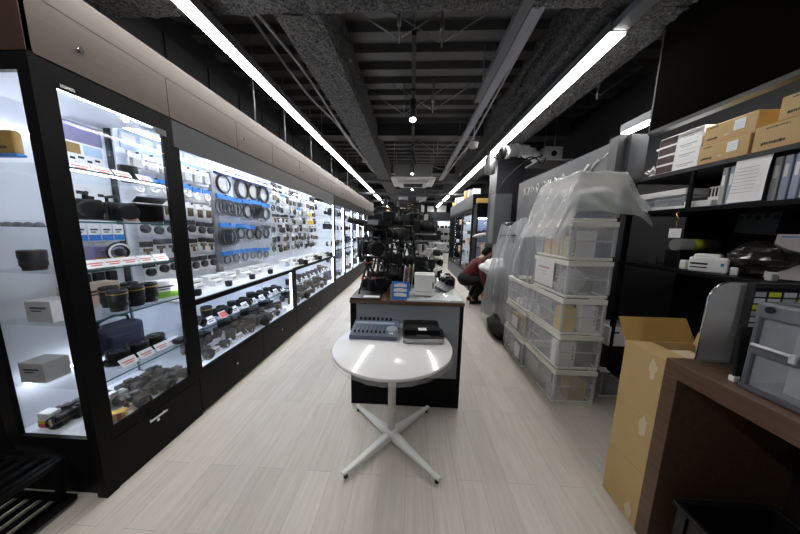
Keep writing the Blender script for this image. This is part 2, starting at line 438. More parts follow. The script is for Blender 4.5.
# cable channels
def channel(x, ya, yb, z, wd, label, mt=GREY):
    t = thing('cable_channel', label, 'channel', (x, ya, z), group=None); L = yb-ya
    m = MB(); m.bb(-wd/2, wd/2, 0, L, 0, .004); m.bb(-wd/2, -wd/2+.004, 0, L, .004, .045); m.bb(wd/2-.004, wd/2, 0, L, .004, .045)
    m.build('channel', mt, t)
    yy = .4
    while yy < L:
        m = MB(); m.cyl((0, yy, .004), (0, yy, ZC-z-.03), .005, seg=6); m.build('hanger_rod', GALV, t); yy += 1.8
channel(0.69, 0.6, 3.0, 2.88, .07, 'grey steel ceiling channel, the shorter of the pair near the middle')
channel(0.785, 0.6, 7.4, 2.90, .085, 'grey steel ceiling channel, the longer of the pair near the middle', mat('blue grey channel', (.24, .25, .29), .4, metal=.3))
# lighting track with spots
t = thing('lighting_track', 'black lighting track hung down the middle of the ceiling', 'track', (-.02, 2.1, 2.93))
m = MB(); m.bb(-.018, .018, 0, 7.0, 0, .035); m.build('track', BLKM, t)
for yy in (.12, 2.2, 4.4, 6.6):
    m = MB(); m.cyl((0, yy, .035), (0, yy, .41), .005, seg=6); m.build('hanger_rod', GALV, t)
def spot(y, label, lit=True, aim=(0, -.10, -.24), zz=2.93):
    t = thing('track_spotlight', label, 'spotlight', (-.02, y, zz))
    m = MB(); m.bb(-.02, .02, -.06, .06, -.03, 0, bev=.003); m.cyl((0, 0, -.03), (0, 0, -.10), .009, seg=8); m.build('adapter', BLKM, t)
    a = Vector((0, 0, -.09)); d = Vector(aim)
    m = MB(); n = d.normalized()
    q = n.to_track_quat('Z', 'Y').to_matrix().to_4x4()
    m.lathe([(.018, 0), (.034, .004), (.036, .02), (.036, d.length), (.031, d.length), (.031, d.length-.02)], a, rot=q, seg=16)
    m.build('lamp_can', BLKM, t)
    m = MB(); m.lathe([(0.0, -.012), (.02, -.01), (.030, 0)], a + n*(d.length-.004), rot=q, seg=14)
    m.build('lamp', BULB if lit else GREY, t)
spot(2.85, 'nearest lit black spotlight on the middle ceiling track')
spot(4.5, 'second black spotlight on the middle track, turned aside', aim=(.05, .12, -.2))
spot(5.35, 'lit spotlight in front of the nearer ceiling air conditioner', aim=(0, -.06, -.22))
spot(7.3, 'far lit spotlight seen beyond the nearer ceiling air conditioner', aim=(0, -.08, -.22))
# cassettes
def cassette(y, label, x=0.0):
    t = thing('ceiling_air_conditioner', label, 'air conditioner', (x, y, 2.545))
    m = MB(); m.bb(-.40, .40, -.38, .38, .055, .34, bev=.01); m.build('body', GREY, t)
    m = MB(); m.box((0, 0, .03), (.96, .96, .05), bev=.02); m.prism([(-.36, 0.006), (.36, 0.006), (.30, -.045), (-.30, -.045)], -.3, .3, 'Y')
    m.build('panel', LGREY, t)
    m = MB()
    for k in range(9): m.bb(-.22, .22, -.22+.05*k, -.205+.05*k, -.052, -.045)
    m.build('intake_grille', CHAR, t)
    for k in range(4):
        a = R(90*k); m = MB(); m.box((0, 0, 0), (.56, .07, .006), bev=.002)
        o = m.build('louver', LGREY, t); o.location = (.40*math.cos(a), .40*math.sin(a), .001); o.rotation_euler = (0, 0, a+R(90))
    for sx in (-1, 1):
        for sy in (-1, 1):
            m = MB(); m.cyl((sx*.42, sy*.36, .06), (sx*.42, sy*.36, .80), .005, seg=6); m.build('hanger_rod', GALV, t)
cassette(5.9, 'grey ceiling air conditioner cassette nearer the camera, behind the lit spotlight')
cassette(8.9, 'smaller-looking farther ceiling air conditioner cassette toward the shop back')
# flexible duct + vent box
t = thing('flexible_duct', 'crumpled silver foil duct under the ceiling, above the grey sign', 'duct', (1.45, 4.2, 2.62))
m = MB(); P = []; rr = []
for i in range(46):
    u = i/45; P.append((-.10+u*.70, -.25+.55*u+.10*math.sin(u*4), .02+.16*math.sin(u*2.6)+.015*math.sin(u*31))); rr.append(.085*(1+.13*math.sin(i*2.3)+.10*noise.noise(Vector((i*.7, 0, 0)))))
m.tube(P, rr, seg=14); m.build('foil_sleeve', FOIL, t)
m = MB(); m.lathe([(.10, -.02), (.105, 0), (.105, .03), (.088, .05)], (-.14, -.26, .02), axis='X', seg=16); m.build('end_collar', BLKM, t)
t = thing('vent_box', 'pale grey vent box hung at the right end of the foil duct', 'vent', (2.27, 4.42, 2.60))
m = MB(); m.bb(-.16, .12, -.16, .16, .04, .24, bev=.01); m.build('box', LGREY, t)
m = MB(); m.bb(-.28, .24, -.26, .26, 0, .022, bev=.006); m.build('flange', LGREY, t)
m = MB(); m.cyl((-.02, -.167, .13), (-.02, -.161, .13), .045); m.build('opening', BLK, t)
for sx in (-.1, .06):
    m = MB(); m.cyl((sx, 0, .24), (sx, 0, .72), .006, seg=6); m.build('hanger_rod', GALV, t)
t = thing('metal_spout', 'short silver duct end left of the foil duct under the ceiling', 'duct', (1.28, 4.35, 2.42))
m = MB(); m.lathe([(.07, 0), (.085, .02), (.085, .26), (.06, .30), (.06, .9)], seg=16); m.build('pipe', GALV, t)
t = thing('smoke_detector', 'round pale smoke detector on the ceiling right of the channels', 'detector', (.86, 3.8, 2.66))
m = MB(); m.lathe([(.052, 0), (.060, .012), (.060, .04), (.068, .045), (.068, .07), (.02, .075)], seg=22); m.build('housing', LGREY, t)
m = MB(); m.cyl((0, 0, .075), (0, 0, .65), .01, seg=8); m.build('conduit', GALV, t)
t = thing('ceiling_sensor', 'small round pale sensor beside the left ceiling cables', 'detector', (-1.02, 5.4, 2.87))
m = MB(); m.lathe([(.03, 0), (.052, .01), (.052, .03), (.06, .035), (.06, .06)], seg=20); m.build('housing', LGREY, t)
# bundles of cable & pipe work
def conduit(label, pts, r, mt=GALV, name='ceiling_cable', cat='cable'):
    m = MB()
    def cr(P, n=6):
        out = []
        for i in range(len(P)-1):
            a = P[max(i-1, 0)]; b = P[i]; c = P[i+1]; d = P[min(i+2, len(P)-1)]
            for k in range(n):
                t = k/n; out.append(tuple(0.5*((2*b[j])+(-a[j]+c[j])*t+(2*a[j]-5*b[j]+4*c[j]-d[j])*t*t+(-a[j]+3*b[j]-3*c[j]+d[j])*t**3) for j in range(3)))
        return out + [P[-1]]
    m.tube(cr(pts), r, seg=8); o = m.build(name, mt); tag(o, label, cat); return o
conduit('grey ceiling cable sagging left of the wool beam, nearest one', [(-1.22, 1.9, 3.05), (-1.18, 2.8, 3.10), (-1.12, 3.9, 3.00), (-1.05, 5.3, 2.95), (-.95, 6.4, 3.02), (-.9, 8, 3.1)], .016)
conduit('second grey ceiling cable left of the wool beam', [(-1.30, 1.9, 3.10), (-1.27, 3.0, 3.02), (-1.2, 4.0, 3.06), (-1.12, 5.4, 3.02), (-1.1, 8, 3.12)], .012)
conduit('thin ceiling cable looping down beside the left sensor', [(-1.22, 3.5, 3.16), (-1.14, 4.6, 2.98), (-1.06, 5.2, 2.98), (-1.0, 6.0, 2.86), (-.92, 6.8, 3.0), (-.7, 8.0, 3.1)], .010)
conduit('grey conduit running beside the longer ceiling channel', [(.95, 1.9, 3.16), (.98, 3.4, 3.10), (.92, 4.3, 2.92), (.88, 5.4, 2.9), (.9, 8, 3.05)], .014)
conduit('loose cable hanging near the smoke detector', [(.95, 4.0, 3.0), (.80, 4.3, 2.68), (.70, 4.5, 2.72), (.62, 4.9, 2.62), (.3, 5.6, 2.9)], .008)
conduit('dark cable running down from the foil duct toward the grey electrical box', [(1.95, 4.0, 2.62), (1.75, 4.1, 2.56), (1.62, 4.3, 2.42), (1.56, 4.6, 2.25), (1.55, 4.75, 2.1)], .012, RUB)
conduit('cable tangle under the foil duct', [(1.2, 4.0, 2.6), (1.5, 3.95, 2.5), (1.8, 4.0, 2.6), (1.95, 4.0, 2.5), (2.05, 4.1, 2.62)], .009, RUB)
conduit('dark copper pipe crossing the ceiling behind the nearer air conditioner', [(-2.1, 7.0, 2.82), (0, 7.0, 2.80), (2.2, 7.05, 2.82)], .04, mat('dark pipe wrap', (.06, .06, .065), .7, var=.2), 'ceiling_pipe', 'pipe')
conduit('dark pipe crossing the ceiling between both air conditioners', [(-2.1, 8.0, 2.62), (0, 8.0, 2.60), (2.2, 8.05, 2.62)], .035, MATS['dark pipe wrap'], 'ceiling_pipe', 'pipe')
conduit('dark pipe crossing the ceiling far beyond the second air conditioner', [(-2.1, 10.6, 2.70), (0, 10.6, 2.72), (2.2, 10.6, 2.70)], .05, MATS['dark pipe wrap'], 'ceiling_pipe', 'pipe')
def brace(x, y, label, s=.5, z=ZC-.06):
    t = thing('ceiling_brace', label, 'bracket', (x, y, 2.93))
    m = MB(); m.cyl((0, 0, -.02), (0, 0, z-2.93), .007, seg=8); m.cyl((0, 0, .10), (0, 0, .17), .016, seg=8); m.build('drop_rod', GALV, t)
    for sx in (-1, 1):
        m = MB(); m.cyl((sx*.02, 0, .02), (sx*s, .1, z-2.935), .006, seg=6); m.build('diagonal_rod', GALV, t)
for x, y, l in ((-.14, 2.15, 'thin braced hanger left of the lighting track, nearest'), (.20, 2.2, 'thin braced hanger right of the lighting track, nearest'),
                (-.14, 3.4, 'thin braced hanger left of the track, second away'), (.22, 3.3, 'thin braced hanger right of the track, second away'),
                (1.98, 3.0, 'braced hanger right of the right wool beam above the sign'), (.45, 5.0, 'braced hanger between track and longer channel')):
    brace(x, y, l)
for i, (x, y) in enumerate(((-1.62, 2.6), (-1.62, 3.2), (-1.62, 4.0), (-1.62, 5.0), (-1.62, 6.2))):
    m = MB(); m.cyl((x, y, 2.50), (x, y, ZC-.07), .008, seg=6); tag(m.build('hanger_rod', GALV), 'thin vertical hanger rod above the left wood fascia, %s from the camera' % ORD[i], 'rod')
# ------------------------------------------------------------------ product makers (built facing -Y, base at z=0)
def mk_lens(r=.035, h=.09, gold=True, hood=False, name='camera_lens'):
    def f():
        t = thing(name, '', 'lens')
        m = MB(); m.lathe([(r*.80, 0), (r*.84, .004), (r*.84, h*.16), (r*.93, h*.2), (r*.93, h*.52), (r*1.0, h*.62), (r*1.0, h*.93), (r*.96, h), (r*.84, h), (r*.80, h*.95)], seg=22)
        m.build('barrel', BLKM, t)
        m = MB()
        for k in range(3): m.lathe([(r*.95, 0), (r*.985, .002), (r*.985, h*.05), (r*.95, h*.055)], (0, 0, h*(.24+.09*k)), seg=22)
        m.build('focus_ring', RUB, t)
        m = MB(); m.lathe([(.001, .006), (r*.5, .004), (r*.8, 0)], (0, 0, h*.95), seg=20); m.build('front_glass', LENSG, t)
        if gold:
            m = MB(); m.lathe([(r*1.0, 0), (r*1.03, .001), (r*1.03, .004), (r*1.0, .005)], (0, 0, h*(.80 if not hood else .10)), seg=22); m.build('gold_band', GOLD, t)
        if hood:
            m = MB(); m.lathe([(r*.9, 0), (r*1.15, .004), (r*1.3, h*.3), (r*1.25, h*.3), (r*1.05, .008)], (0, 0, 0), seg=22); m.build('lens_cap', BLKM, t)
        return t
    return f
def mk_camera(bodym=GUN, w=.13, lens=.035, silver=False):
    def f():
        t = thing('camera', '', 'camera'); h = w*.66; d = w*.42
        m = MB(); m.box((0, 0, h*.42), (w, d, h*.84), bev=.008, seg=2); m.box((0, -.0, h*.9), (w*.34, d*.8, h*.26), bev=.008, seg=2); m.build('body', SILV if silver else bodym, t)
        m = MB(); m.box((-w*.40, -d*.55, h*.40), (w*.20, d*.55, h*.72), bev=.010, seg=2); m.build('grip', RUB, t)
        m = MB(); r = lens
        m.lathe([(r*.95, 0), (r, .004), (r, .03), (r*1.08, .034), (r*1.08, .065), (r*.92, .066), (r*.88, .05)], (w*.06, -d*.5, h*.42), axis='Y', seg=20); m.build('lens_barrel', BLKM, t)
        m = MB(); m.lathe([(.001, .055), (r*.86, .05)], (w*.06, -d*.5, h*.42), axis='Y', seg=18); m.build('front_glass', LENSG, t)
        m = MB(); m.cyl((w*.33, 0, h*.84), (w*.33, 0, h*.93), w*.085); m.cyl((-w*.33, 0, h*.84), (-w*.33, 0, h*.9), w*.06); m.build('dial', SILV if silver else BLKM, t)
        return t
    return f
def mk_tag(w=.075, h=.05, red=True, full=False):
    def f():
        t = thing('price_tag', '', 'price tag')
        m = MB(); rot = Matrix.Rotation(R(-35), 4, 'X')
        m.box((0, .5*h*.57, h*.41), (w, .0015, h), rot=rot); m.box((0, h*.57, .001), (w, h*.5, .0015)); m.build('card', PAPER, t)
        m = MB()
        if full: m.box((0, .5*h*.57-.0012, h*.41), (w*.9, .001, h*.85), rot=rot)
        else:
            for k, (zz, ww) in enumerate(((.55, .8), (.30, .55))):
                c = rot @ Vector((0, -.0012, h*(zz-.5))) + Vector((0, .5*h*.57, h*.41)); m.box(c, (w*ww, .0008, h*.13), rot=rot)
        m.build('price_print', REDP if red else INK, t)
        return t
    return f
def mk_box(w, d, h, body=PAPER, stripe=None, name='product_box', print_=INK):
    def f():
        t = thing(name, '', 'box')
        m = MB(); m.box((0, 0, h/2), (w, d, h), bev=.0015); m.build('carton', body, t)
        m = MB()
        if stripe is not None:
            m.box((0, -d/2-.0006, h*.22), (w*.98, .001, h*.34)); m.build('colour_stripe', stripe, t); m = MB()
        m.box((0, -d/2-.0006, h*.68), (w*.62, .001, h*.09)); m.box((-w*.08, -d/2-.0006, h*.54), (w*.40, .001, h*.06)); m.build('print', print_, t)
        return t
    return f
def pack_base(t, w, h, headm, d=.012, card=PAPER):
    m = MB(); m.box((0, d*.5, h*.5), (w, .002, h)); m.build('backing_card', card, t)
    m = MB(); m.box((0, 0, h-.02), (w*1.0, d+.006, .04), bev=.001); m.build('header_card', headm, t)
def mk_coilpack(w=.2, h=.26, headm=NAVY, ringm=BLKM, r=.08, t_=.008, n=3, plate=True):
    def f():
        t = thing('cable_pack', '', 'cable'); pack_base(t, w, h, headm, .03, PACKC)
        m = MB()
        for k in range(n): m.ring((0, -.006*k, h*.45), r*(1-.04*k), t_*.8, n=28, seg=6)
        m.build('coiled_cable', ringm, t)
        if plate:
            m = MB(); m.box((0, .004, h*.45), (r*1.1, .002, r*1.3), bev=.001); m.build('insert_card', LGREY, t)
        return t
    return f
def mk_multicoil(w=.22, h=.2, headm=BLUE, n=5, r=.055, ringm=GREYC):
    def f():
        t = thing('cable_rack_pack', '', 'cable'); pack_base(t, w, h, headm, .02, PACKC)
        m = MB()
        for k in range(n): m.ring((-w*.36+w*.72*k/(n-1), -.01-.004*(k % 2), h*.42), r, .006, n=22, seg=6, sy=1.25)
        m.build('looped_cables', ringm, t)
        return t
    return f
def mk_smallpack(w=.09, h=.13, headm=PAPER, itemm=BLKM, kind=0, card=PAPER):
    def f():
        t = thing('accessory_pack', '', 'accessory'); pack_base(t, w, h, headm, .008, card)
        m = MB()
        if kind == 0: m.box((0, -.014, h*.40), (w*.74, .028, h*.52), bev=.004, seg=2)
        elif kind == 1:
            m.lathe([(.0, 0), (w*.37, .001), (w*.38, .022), (w*.28, .028)], (0, 0, h*.42), axis='Y', seg=16)
        elif kind == 2:
            for sx in (-.22, 0, .22): m.cyl((w*sx, -.012, h*.12), (w*sx, -.012, h*.66), w*.085, seg=8)
        elif kind == 3:
            m.box((0, -.010, h*.52), (w*.7, .016, h*.18), bev=.003); m.cyl((0, -.01, h*.12), (0, -.01, h*.5), w*.12, seg=10)
        else:
            m.ring((0, -.008, h*.42), w*.36, .009, n=16, seg=5); m.box((0, -.01, h*.42), (w*.2, .012, w*.2), bev=.003)
        m.build('accessory', itemm, t)
        return t
    return f
def mk_poster(w, h, base, bits, name='product_poster', th=.004):
    t = thing(name, '', 'poster')
    m = MB(); m.box((0, 0, h/2), (w, th, h)); m.build('sheet', base, t)
    for nm, mt, recs in bits:
        m = MB()
        for (x, z, ww, hh) in recs: m.box((x*w, -th/2-.0007, z*h), (ww*w, .001, hh*h))
        m.build(nm, mt, t)
    return t
def mk_flash(name='video_light', w=.07):
    def f():
        t = thing(name, '', 'light')
        m = MB(); m.box((0, 0, w*.9), (w*1.25, w*.5, w*.9), bev=.006, seg=2); m.build('head', BLKM, t)
        m = MB(); m.box((0, -w*.26, w*.9), (w*1.05, .004, w*.7), bev=.001); m.build('lamp_face', LGREY, t)
        m = MB(); m.box((0, 0, w*.22), (w*.8, w*.55, w*.42), bev=.005); m.build('body', BLKM, t)
        return t
    return f
def mk_mic():
    t = thing('microphone', '', 'microphone')
    m = MB(); m.lathe([(.025, 0), (.028, .004), (.028, .012), (.006, .016), (.006, .05)], seg=16); m.build('stand', BLKM, t)
    m = MB(); m.lathe([(.010, 0), (.012, .004), (.012, .05), (.019, .055), (.020, .085), (.013, .1), (.001, .102)], (0, .02, .05), rot=Matrix.Rotation(R(60), 4, 'X'), seg=14); m.build('capsule', GUN, t)
    return t
def mk_headset():
    t = thing('headphones', '', 'headphones')
    m = MB(); m.tube([(.075*math.cos(a), 0, .07+.085*math.sin(a)) for a in [math.pi*k/14 for k in range(15)]], .007, seg=8); m.build('headband', BLKM, t)
    for sx in (-1, 1):
        m = MB(); m.lathe([(.030, 0), (.036, .006), (.036, .026), (.02, .032)], (sx*.062, 0, .05), rot=Matrix.Rotation(R(90*sx), 4, 'Y'), seg=16); m.build('ear_cup', RUB, t)
    return t
def mk_bag():
    t = thing('camera_bag', '', 'bag')
    m = MB(); m.box((0, 0, .09), (.26, .14, .18), bev=.03, seg=3); m.build('body', DARKB, t)
    m = MB(); m.box((0, -.074, .075), (.18, .03, .10), bev=.012, seg=2); m.build('front_pocket', DARKB, t)
    m = MB(); m.tube([(-.09, 0, .17), (-.08, 0, .215), (0, 0, .235), (.08, 0, .215), (.09, 0, .17)], .008); m.build('handle', BLKM, t)
    return t

# ------------------------------------------------------------------ left cabinets
XF = -1.594          # front plane of all left cabinets
XB = -2.10
DKW = mat('dark brown end laminate', (.032, .017, .013), .4, var=.1)
def left_fascia():
    # wood band over everything
    seams = [1.04, 1.64, 2.27, 2.84, 3.52, 4.2, 4.9, 5.6, 6.3, 7.0, 7.7, 8.4, 9.1, 10.2]
    t = thing('overhead_cabinet', 'long wood fronted overhead cabinet running above the left display cases', 'cabinet', (XF, 1.04, 2.15))
    m = MB(); m.bb(-.50, -.02, 0.02, 9.16, 0.0, .33); m.build('carcass', BLK, t)
    m = MB(); m.bb(-.50, -.004, 0.0, 9.16, .243, .36); m.build('cornice', FASC, t)
    for i in range(len(seams)-1):
        a, b = seams[i]-1.04, seams[i+1]-1.04
        m = MB(); m.bb(-.0195, 0, a+.002, b-.002, .004, .238, bev=.001); d = m.build('door', FASC, t)
        if i in (0, 2, 4, 7, 10):
            yk = a+.18 if i == 0 else a+.08
            m = MB(); m.cyl((0, yk, .12), (.008, yk, .12), .011, seg=14); m.box((.009, yk, .12), (.002, .012, .003)); l = m.build('lock', CHROME, d)
    m = MB(); m.bb(-.50, 0, -.0, .0185, .004, .238); m.build('end_panel', DKW, t)
left_fascia()
t = thing('wall_cladding', 'dark brown wood panel over the grey nook at the far left', 'panel', (-2.70, 1.015, 2.15))
m = MB(); m.bb(-.5, .59, 0, .02, 0, .62); m.build('board', DKW, t)
m = MB(); m.bb(-.5, .59, -.004, .0, .24, .246); m.build('joint', BLK, t)

def shelf_glass(t, x0, x1, y0, y1, z, lit=False):
    m = MB(); m.bb(x0, x1, y0, y1, z-.008, z, 0); m.bb(x1, x1+.0015, y0, y1, z-.008, z, 1)
    s = m.build('glass_shelf', [GSHELF, GEDGE], t)
    return s
def led(t, x0, x1, y0, y1, z0, z1, mt=None):
    m = MB(); m.bb(x0, x1, y0, y1, z0, z1); return m.build('led_strip', mt or LEDC, t)
# ---- corner tower
T0, T1 = 1.04, 1.650
t = thing('display_cabinet', 'tall black glass corner cabinet nearest the camera with lit shelves', 'cabinet', (0, 0, 0)); TOWER = t
m = MB(); m.bb(XB, XF-.020, T0+.02, T1, .0, .30); m.build('base', BLK, t)
m = MB(); m.bb(XB, XF-.022, T0+.02, T1, 2.10, 2.149); m.build('top_board', BLK, t)
m = MB()
m.bb(XF-.055, XF, T0, T0+.055, .0, 2.149); m.bb(XB, XB+.075, T0, T0+.02, .30, 2.149)
m.bb(XB+.075, XF-.055, T0, T0+.02, .30, .352); m.bb(XB+.075, XF-.055, T0, T0+.02, 2.082, 2.149)
m.bb(XF-.04, XF-.001, T1-.05, T1, .30, 2.149)
m.build('frame', BLK, t)
m = MB(); m.bb(XB, XB+.02, T0+.02, T1, .30, 2.10); m.bb(XB+.02, XF-.04, T0+.02, T1, .30, .345); m.bb(XB+.02, XF-.04, T0+.02, T1-.02, 2.085, 2.10); m.build('lining', CABW, t)
m = MB(); m.bb(XB+.075, XF-.055, T0+.008, T0+.013, .352, 2.082); m.build('glass_pane', GLASS, t)
m = MB(); m.bb(XB+.02, XF-.04, T1-.010, T1-.006, .345, 2.10); m.build('glass_pane', GLASS, t)
# front door with frame
d = None
m = MB(); y0, y1, z0, z1 = T0+.055, T1-.05, .302, 2.147
m.bb(XF-.02, XF, y0, y1, z0, .365, bev=.001); m.bb(XF-.02, XF, y0, y1, 2.055, z1); m.bb(XF-.02, XF-.001, y0, y0+.02, .365, 2.055); m.bb(XF-.02, XF-.001, y1-.02, y1, .365, 2.055)
d = m.build('door', BLK, t)
m = MB(); m.bb(XF-.012, XF-.008, y0+.02, y1-.02, .365, 2.055); m.build('glass_pane', GLASS, d)
m = MB(); m.bb(XF, XF+.003, y0+.03, y0+.08, 2.06, 2.075); m.build('hinge', CHROME, d)
m = MB(); m.bb(XF, XF+.004, y1-.07, y1, 2.02, 2.055); m.build('hinge', GREY, d)
m = MB(); m.bb(XF-.02, XF-.002, T0+.055, T1-.002, .004, .295); b = m.build('base_panel', BLK, t)
m = MB(); m.box((XF+.012, 1.33, .252), (.008, .11, .012), bev=.003); m.cyl((XF-.002, 1.29, .252), (XF+.012, 1.29, .252), .004); m.cyl((XF-.002, 1.37, .252), (XF+.012, 1.37, .252), .004); m.build('handle', STEEL, b)
m = MB(); m.cyl((XF-.002, 1.33, .225), (XF+.004, 1.33, .225), .009); m.build('lock', CHROME, b)
TSH = [1.722, 1.468, 1.222, .958, .618]
for z in TSH: shelf_glass(t, XB+.03, XF-.03, T0+.03, T1-.03, z)
led(t, XB+.022, XB+.030, T0+.04, T1-.04, 1.925, 1.937, LEDT); led(t, XF-.075, XF-.045, T0+.07, T1-.07, 2.07, 2.083, LEDT); led(t, XF-.052, XF-.044, T1-.034, T1-.026, 1.0, 2.0, LEDT)
led(t, XF-.066, XF-.056, T0+.03, T0+.036, .9, 2.0, LEDT); led(t, XB+.06, XB+.08, T0+.06, T1-.06, .605, .609, LEDT); led(t, XF-.05, XF-.043, T0+.06, T1-.06, 1.708, 1.713, LEDT)

def unit(y0, y1, name, label, zh=.895, ztop=1.978, back=-2.02, drawers=2, seamp=None, ledm=None):
    """pegboard wall above, lit glass showcase below"""
    t = thing(name, label, 'cabinet', (0, 0, 0)); lm = ledm or LEDC
    m = MB(); m.bb(XB, XF-.02, y0, y1, .015, .345); m.bb(XB, XF-.03, y0, y1, 2.137, 2.149); m.bb(XB, XB+.02, y0, y1, .345, 2.137); m.build('carcass', BLK, t)
    m = MB(); m.bb(XF-.0295, XF-.004, y0, y1, ztop, 2.149); m.build('header_band', mat('dark grey header', (.035, .036, .040), .4, var=.05), t)
    m = MB()
    for ya in (y0, y1-.035): m.bb(XF-.035, XF-.001, ya, ya+.035, .345, zh) ; m.bb(XF-.03, XF-.001, ya, ya+.035, zh, ztop) if ya == y0 and y0 < 1.8 else None
    m.bb(XF-.03, XF, y0, y1, zh-.02, zh+.018); m.bb(XF-.025, XF-.001, y0+.035, y1-.035, .346, .362)
    m.build('frame', BLK, t)
    m = MB(); m.bb(back-.012, back, y0+.002, y1-.002, zh+.02, 2.136); m.bb(back, XF-.03, y0+.002, y1-.002, zh+.005, zh+.018)
    m.bb(XB+.02, XB+.035, y0+.01, y1-.01, .35, zh-.03); m.bb(XB+.035, XF-.03, y0+.01, y1-.01, .346, .358); m.build('lining', PEGM, t)
    m = MB(); m.bb(XF-.014, XF-.010, y0+.035, y1-.035, .362, zh-.02); m.build('glass_pane', GLASS, t)
    m = MB(); m.bb(XF-.014, XF-.010, y0+.035, y1-.002, zh+.018, ztop+.004); m.build('glass_pane', GLASS, t)
    shelf_glass(t, XB+.2, XF-.07, y0+.04, y1-.04, .63)
    led(t, back+.002, back+.012, y0+.03, y1-.03, 2.118, 2.132, LEDS)
    led(t, XF-.066, XF-.036, y0+.03, y1-.03, 2.105, 2.115, lm)  # added strip hidden behind the header band to light the pack fronts
    led(t, XF-.05, XF-.038, y0+.05, y1-.05, zh-.032, zh-.022, LEDS)
    led(t, XF-.05, XF-.036, y1-.047, y1-.037, .37, zh-.03, LEDS); led(t, XF-.05, XF-.036, y0+.037, y0+.045, .37, zh-.03, LEDS)
    w_ = (y1-y0)/drawers
    for k in range(drawers):
        m = MB(); m.bb(XF-.02, XF-.002, y0+w_*k+.002, y0+w_*(k+1)-.002, .018, .343, bev=.001); p = m.build('base_panel', BLK, t)
        m = MB(); m.cyl((XF-.002, y0+w_*(k+.5), .20), (XF+.004, y0+w_*(k+.5), .20), .009, seg=10); m.build('lock', CHROME, p)
    return t
U1 = unit(1.651, 3.240, 'wall_display_unit', 'black wall display unit with coiled cable packs, beside the corner cabinet', zh=.89)
U2 = unit(3.242, 5.020, 'wall_display_unit', 'second black wall display unit with many small packs, further down the left wall', zh=.90)
# column that splits the first unit
t = thing('support_post', 'grey upright post in the pegboard beside the first coiled cables', 'post', (-1.99, 2.43, .91))
m = MB(); m.bb(-.022, .012, -.03, .03, 0, 1.075); m.build('post', GALV, t)
def tallcase(y0, y1, label, ledm):
    t = thing('display_cabinet', label, 'cabinet', (0, 0, 0))
    m = MB(); m.bb(XB, XF-.02, y0, y1, .015, .345); m.bb(XB, XF-.004, y0, y1, 2.03, 2.149); m.bb(XB, XB+.02, y0, y1, .345, 2.03); m.build('carcass', BLK, t)
    m = MB(); m.bb(XF-.02, XF-.002, y0+.002, y1-.002, .02, .343); m.build('base_panel', BLK, t)
    m = MB(); m.bb(XB+.02, XB+.03, y0+.01, y1-.01, .35, 2.03); m.bb(XB+.03, XF-.04, y0+.01, y1-.01, .35, .36); m.build('lining', CABW, t)
    n = 2; w_ = (y1-y0)/n
    for k in range(n):
        a, b = y0+w_*k+.003, y0+w_*(k+1)-.003
        m = MB(); m.bb(XF-.02, XF, a, a+.045, .346, 2.028); m.bb(XF-.02, XF, b-.045, b, .346, 2.028); m.bb(XF-.02, XF, a+.045, b-.045, 1.96, 2.028); m.bb(XF-.02, XF, a+.045, b-.045, .346, .39)
        if y0 < 5.1: m.bb(XF-.018, XF-.001, a+.045, b-.045, 1.0, 1.022)
        dd = m.build('door', BLK, t)
        m = MB(); m.bb(XF-.012, XF-.008, a+.045, b-.045, .39, 1.96); m.build('glass_pane', GLASS, dd)
    for z in (.75, 1.1, 1.45, 1.75): shelf_glass(t, XB+.05, XF-.05, y0+.04, y1-.04, z)
    led(t, XF-.06, XF-.04, y0+.05, y1-.05, 2.0, 2.015, ledm); led(t, XF-.050, XF-.042, y0+.05, y0+.056, .45, 1.95, ledm)
    led(t, XF-.055, XF-.035, (y0+y1)/2-.003, (y0+y1)/2+.003, .45, 1.95, ledm)
    return t
TC = [(5.024, 6.6), (6.604, 8.2), (8.204, 10.2)]
for i, (a, b) in enumerate(TC):
    tallcase(a, b, ['tall black framed glass cabinet right after the second pegboard unit', 'tall glass cabinet on the left wall behind the camera rigs', 'farthest tall glass cabinet on the left wall'][i], LEDF)

# ------------------------------------------------------------------ contents of the tower
CC = 'corner cabinet'

# posters on the back wall
t = mk_poster(.20, .27, PAPER, [('sky_band', PURP, [(0, .78, .98, .42)]), ('photo', BROWNP, [(-.28, .42, .38, .22)]), ('photo', SKYB, [(.22, .42, .46, .22)]), ('drone_print', GUN, [(-.3, .20, .12, .05), (-.1, .24, .14, .05), (.1, .18, .12, .05), (.3, .23, .13, .05), (-.2, .10, .12, .05), (.15, .08, .12, .05)])])
t.location = (XB+.03, 1.525, 1.80); t.rotation_euler = (0, 0, R(90)); t['label'] = 'poster with a violet sky photo, top of the ' + CC + ' left part'
t = mk_poster(.20, .20, PAPER, [('drone_print', GUN, [(-.3, .75, .16, .10), (-.05, .62, .18, .10), (.22, .72, .16, .09), (-.15, .38, .16, .09), (.12, .3, .17, .09)])])
t.location = (XB+.03, 1.53, 1.50); t.rotation_euler = (0, 0, R(90)); t['label'] = 'white sheet with small drone pictures behind the ' + CC + ' second shelf'
def P_(key, make, x, y, z, rz, label, group=None, sc=1.0): return place(key, make, (x, y, z), rz, label, group, sc)
g = 'price tags in the corner cabinet'
tags_ = [(TSH[0], [1.22, 1.315, 1.41, 1.53]), (TSH[2], [1.22, 1.30, 1.38, 1.47, 1.565]), (TSH[4], [1.30, 1.40, 1.50, 1.585])]
for z, ys in tags_:
    for i, y in enumerate(ys):
        nm = {TSH[0]: 'top', TSH[2]: 'third', TSH[4]: 'lowest'}[z]
        P_('tag', mk_tag(.085, .052), XF-.085, y, z, 90, 'white price tag with red print, %s from the left on the %s shelf, %s' % (ORD[i], nm, CC), g)
P_('lens_big', mk_lens(.045, .10, False), -1.80, 1.53, TSH[0], 0, 'black lens standing behind the tags on the top shelf, ' + CC)
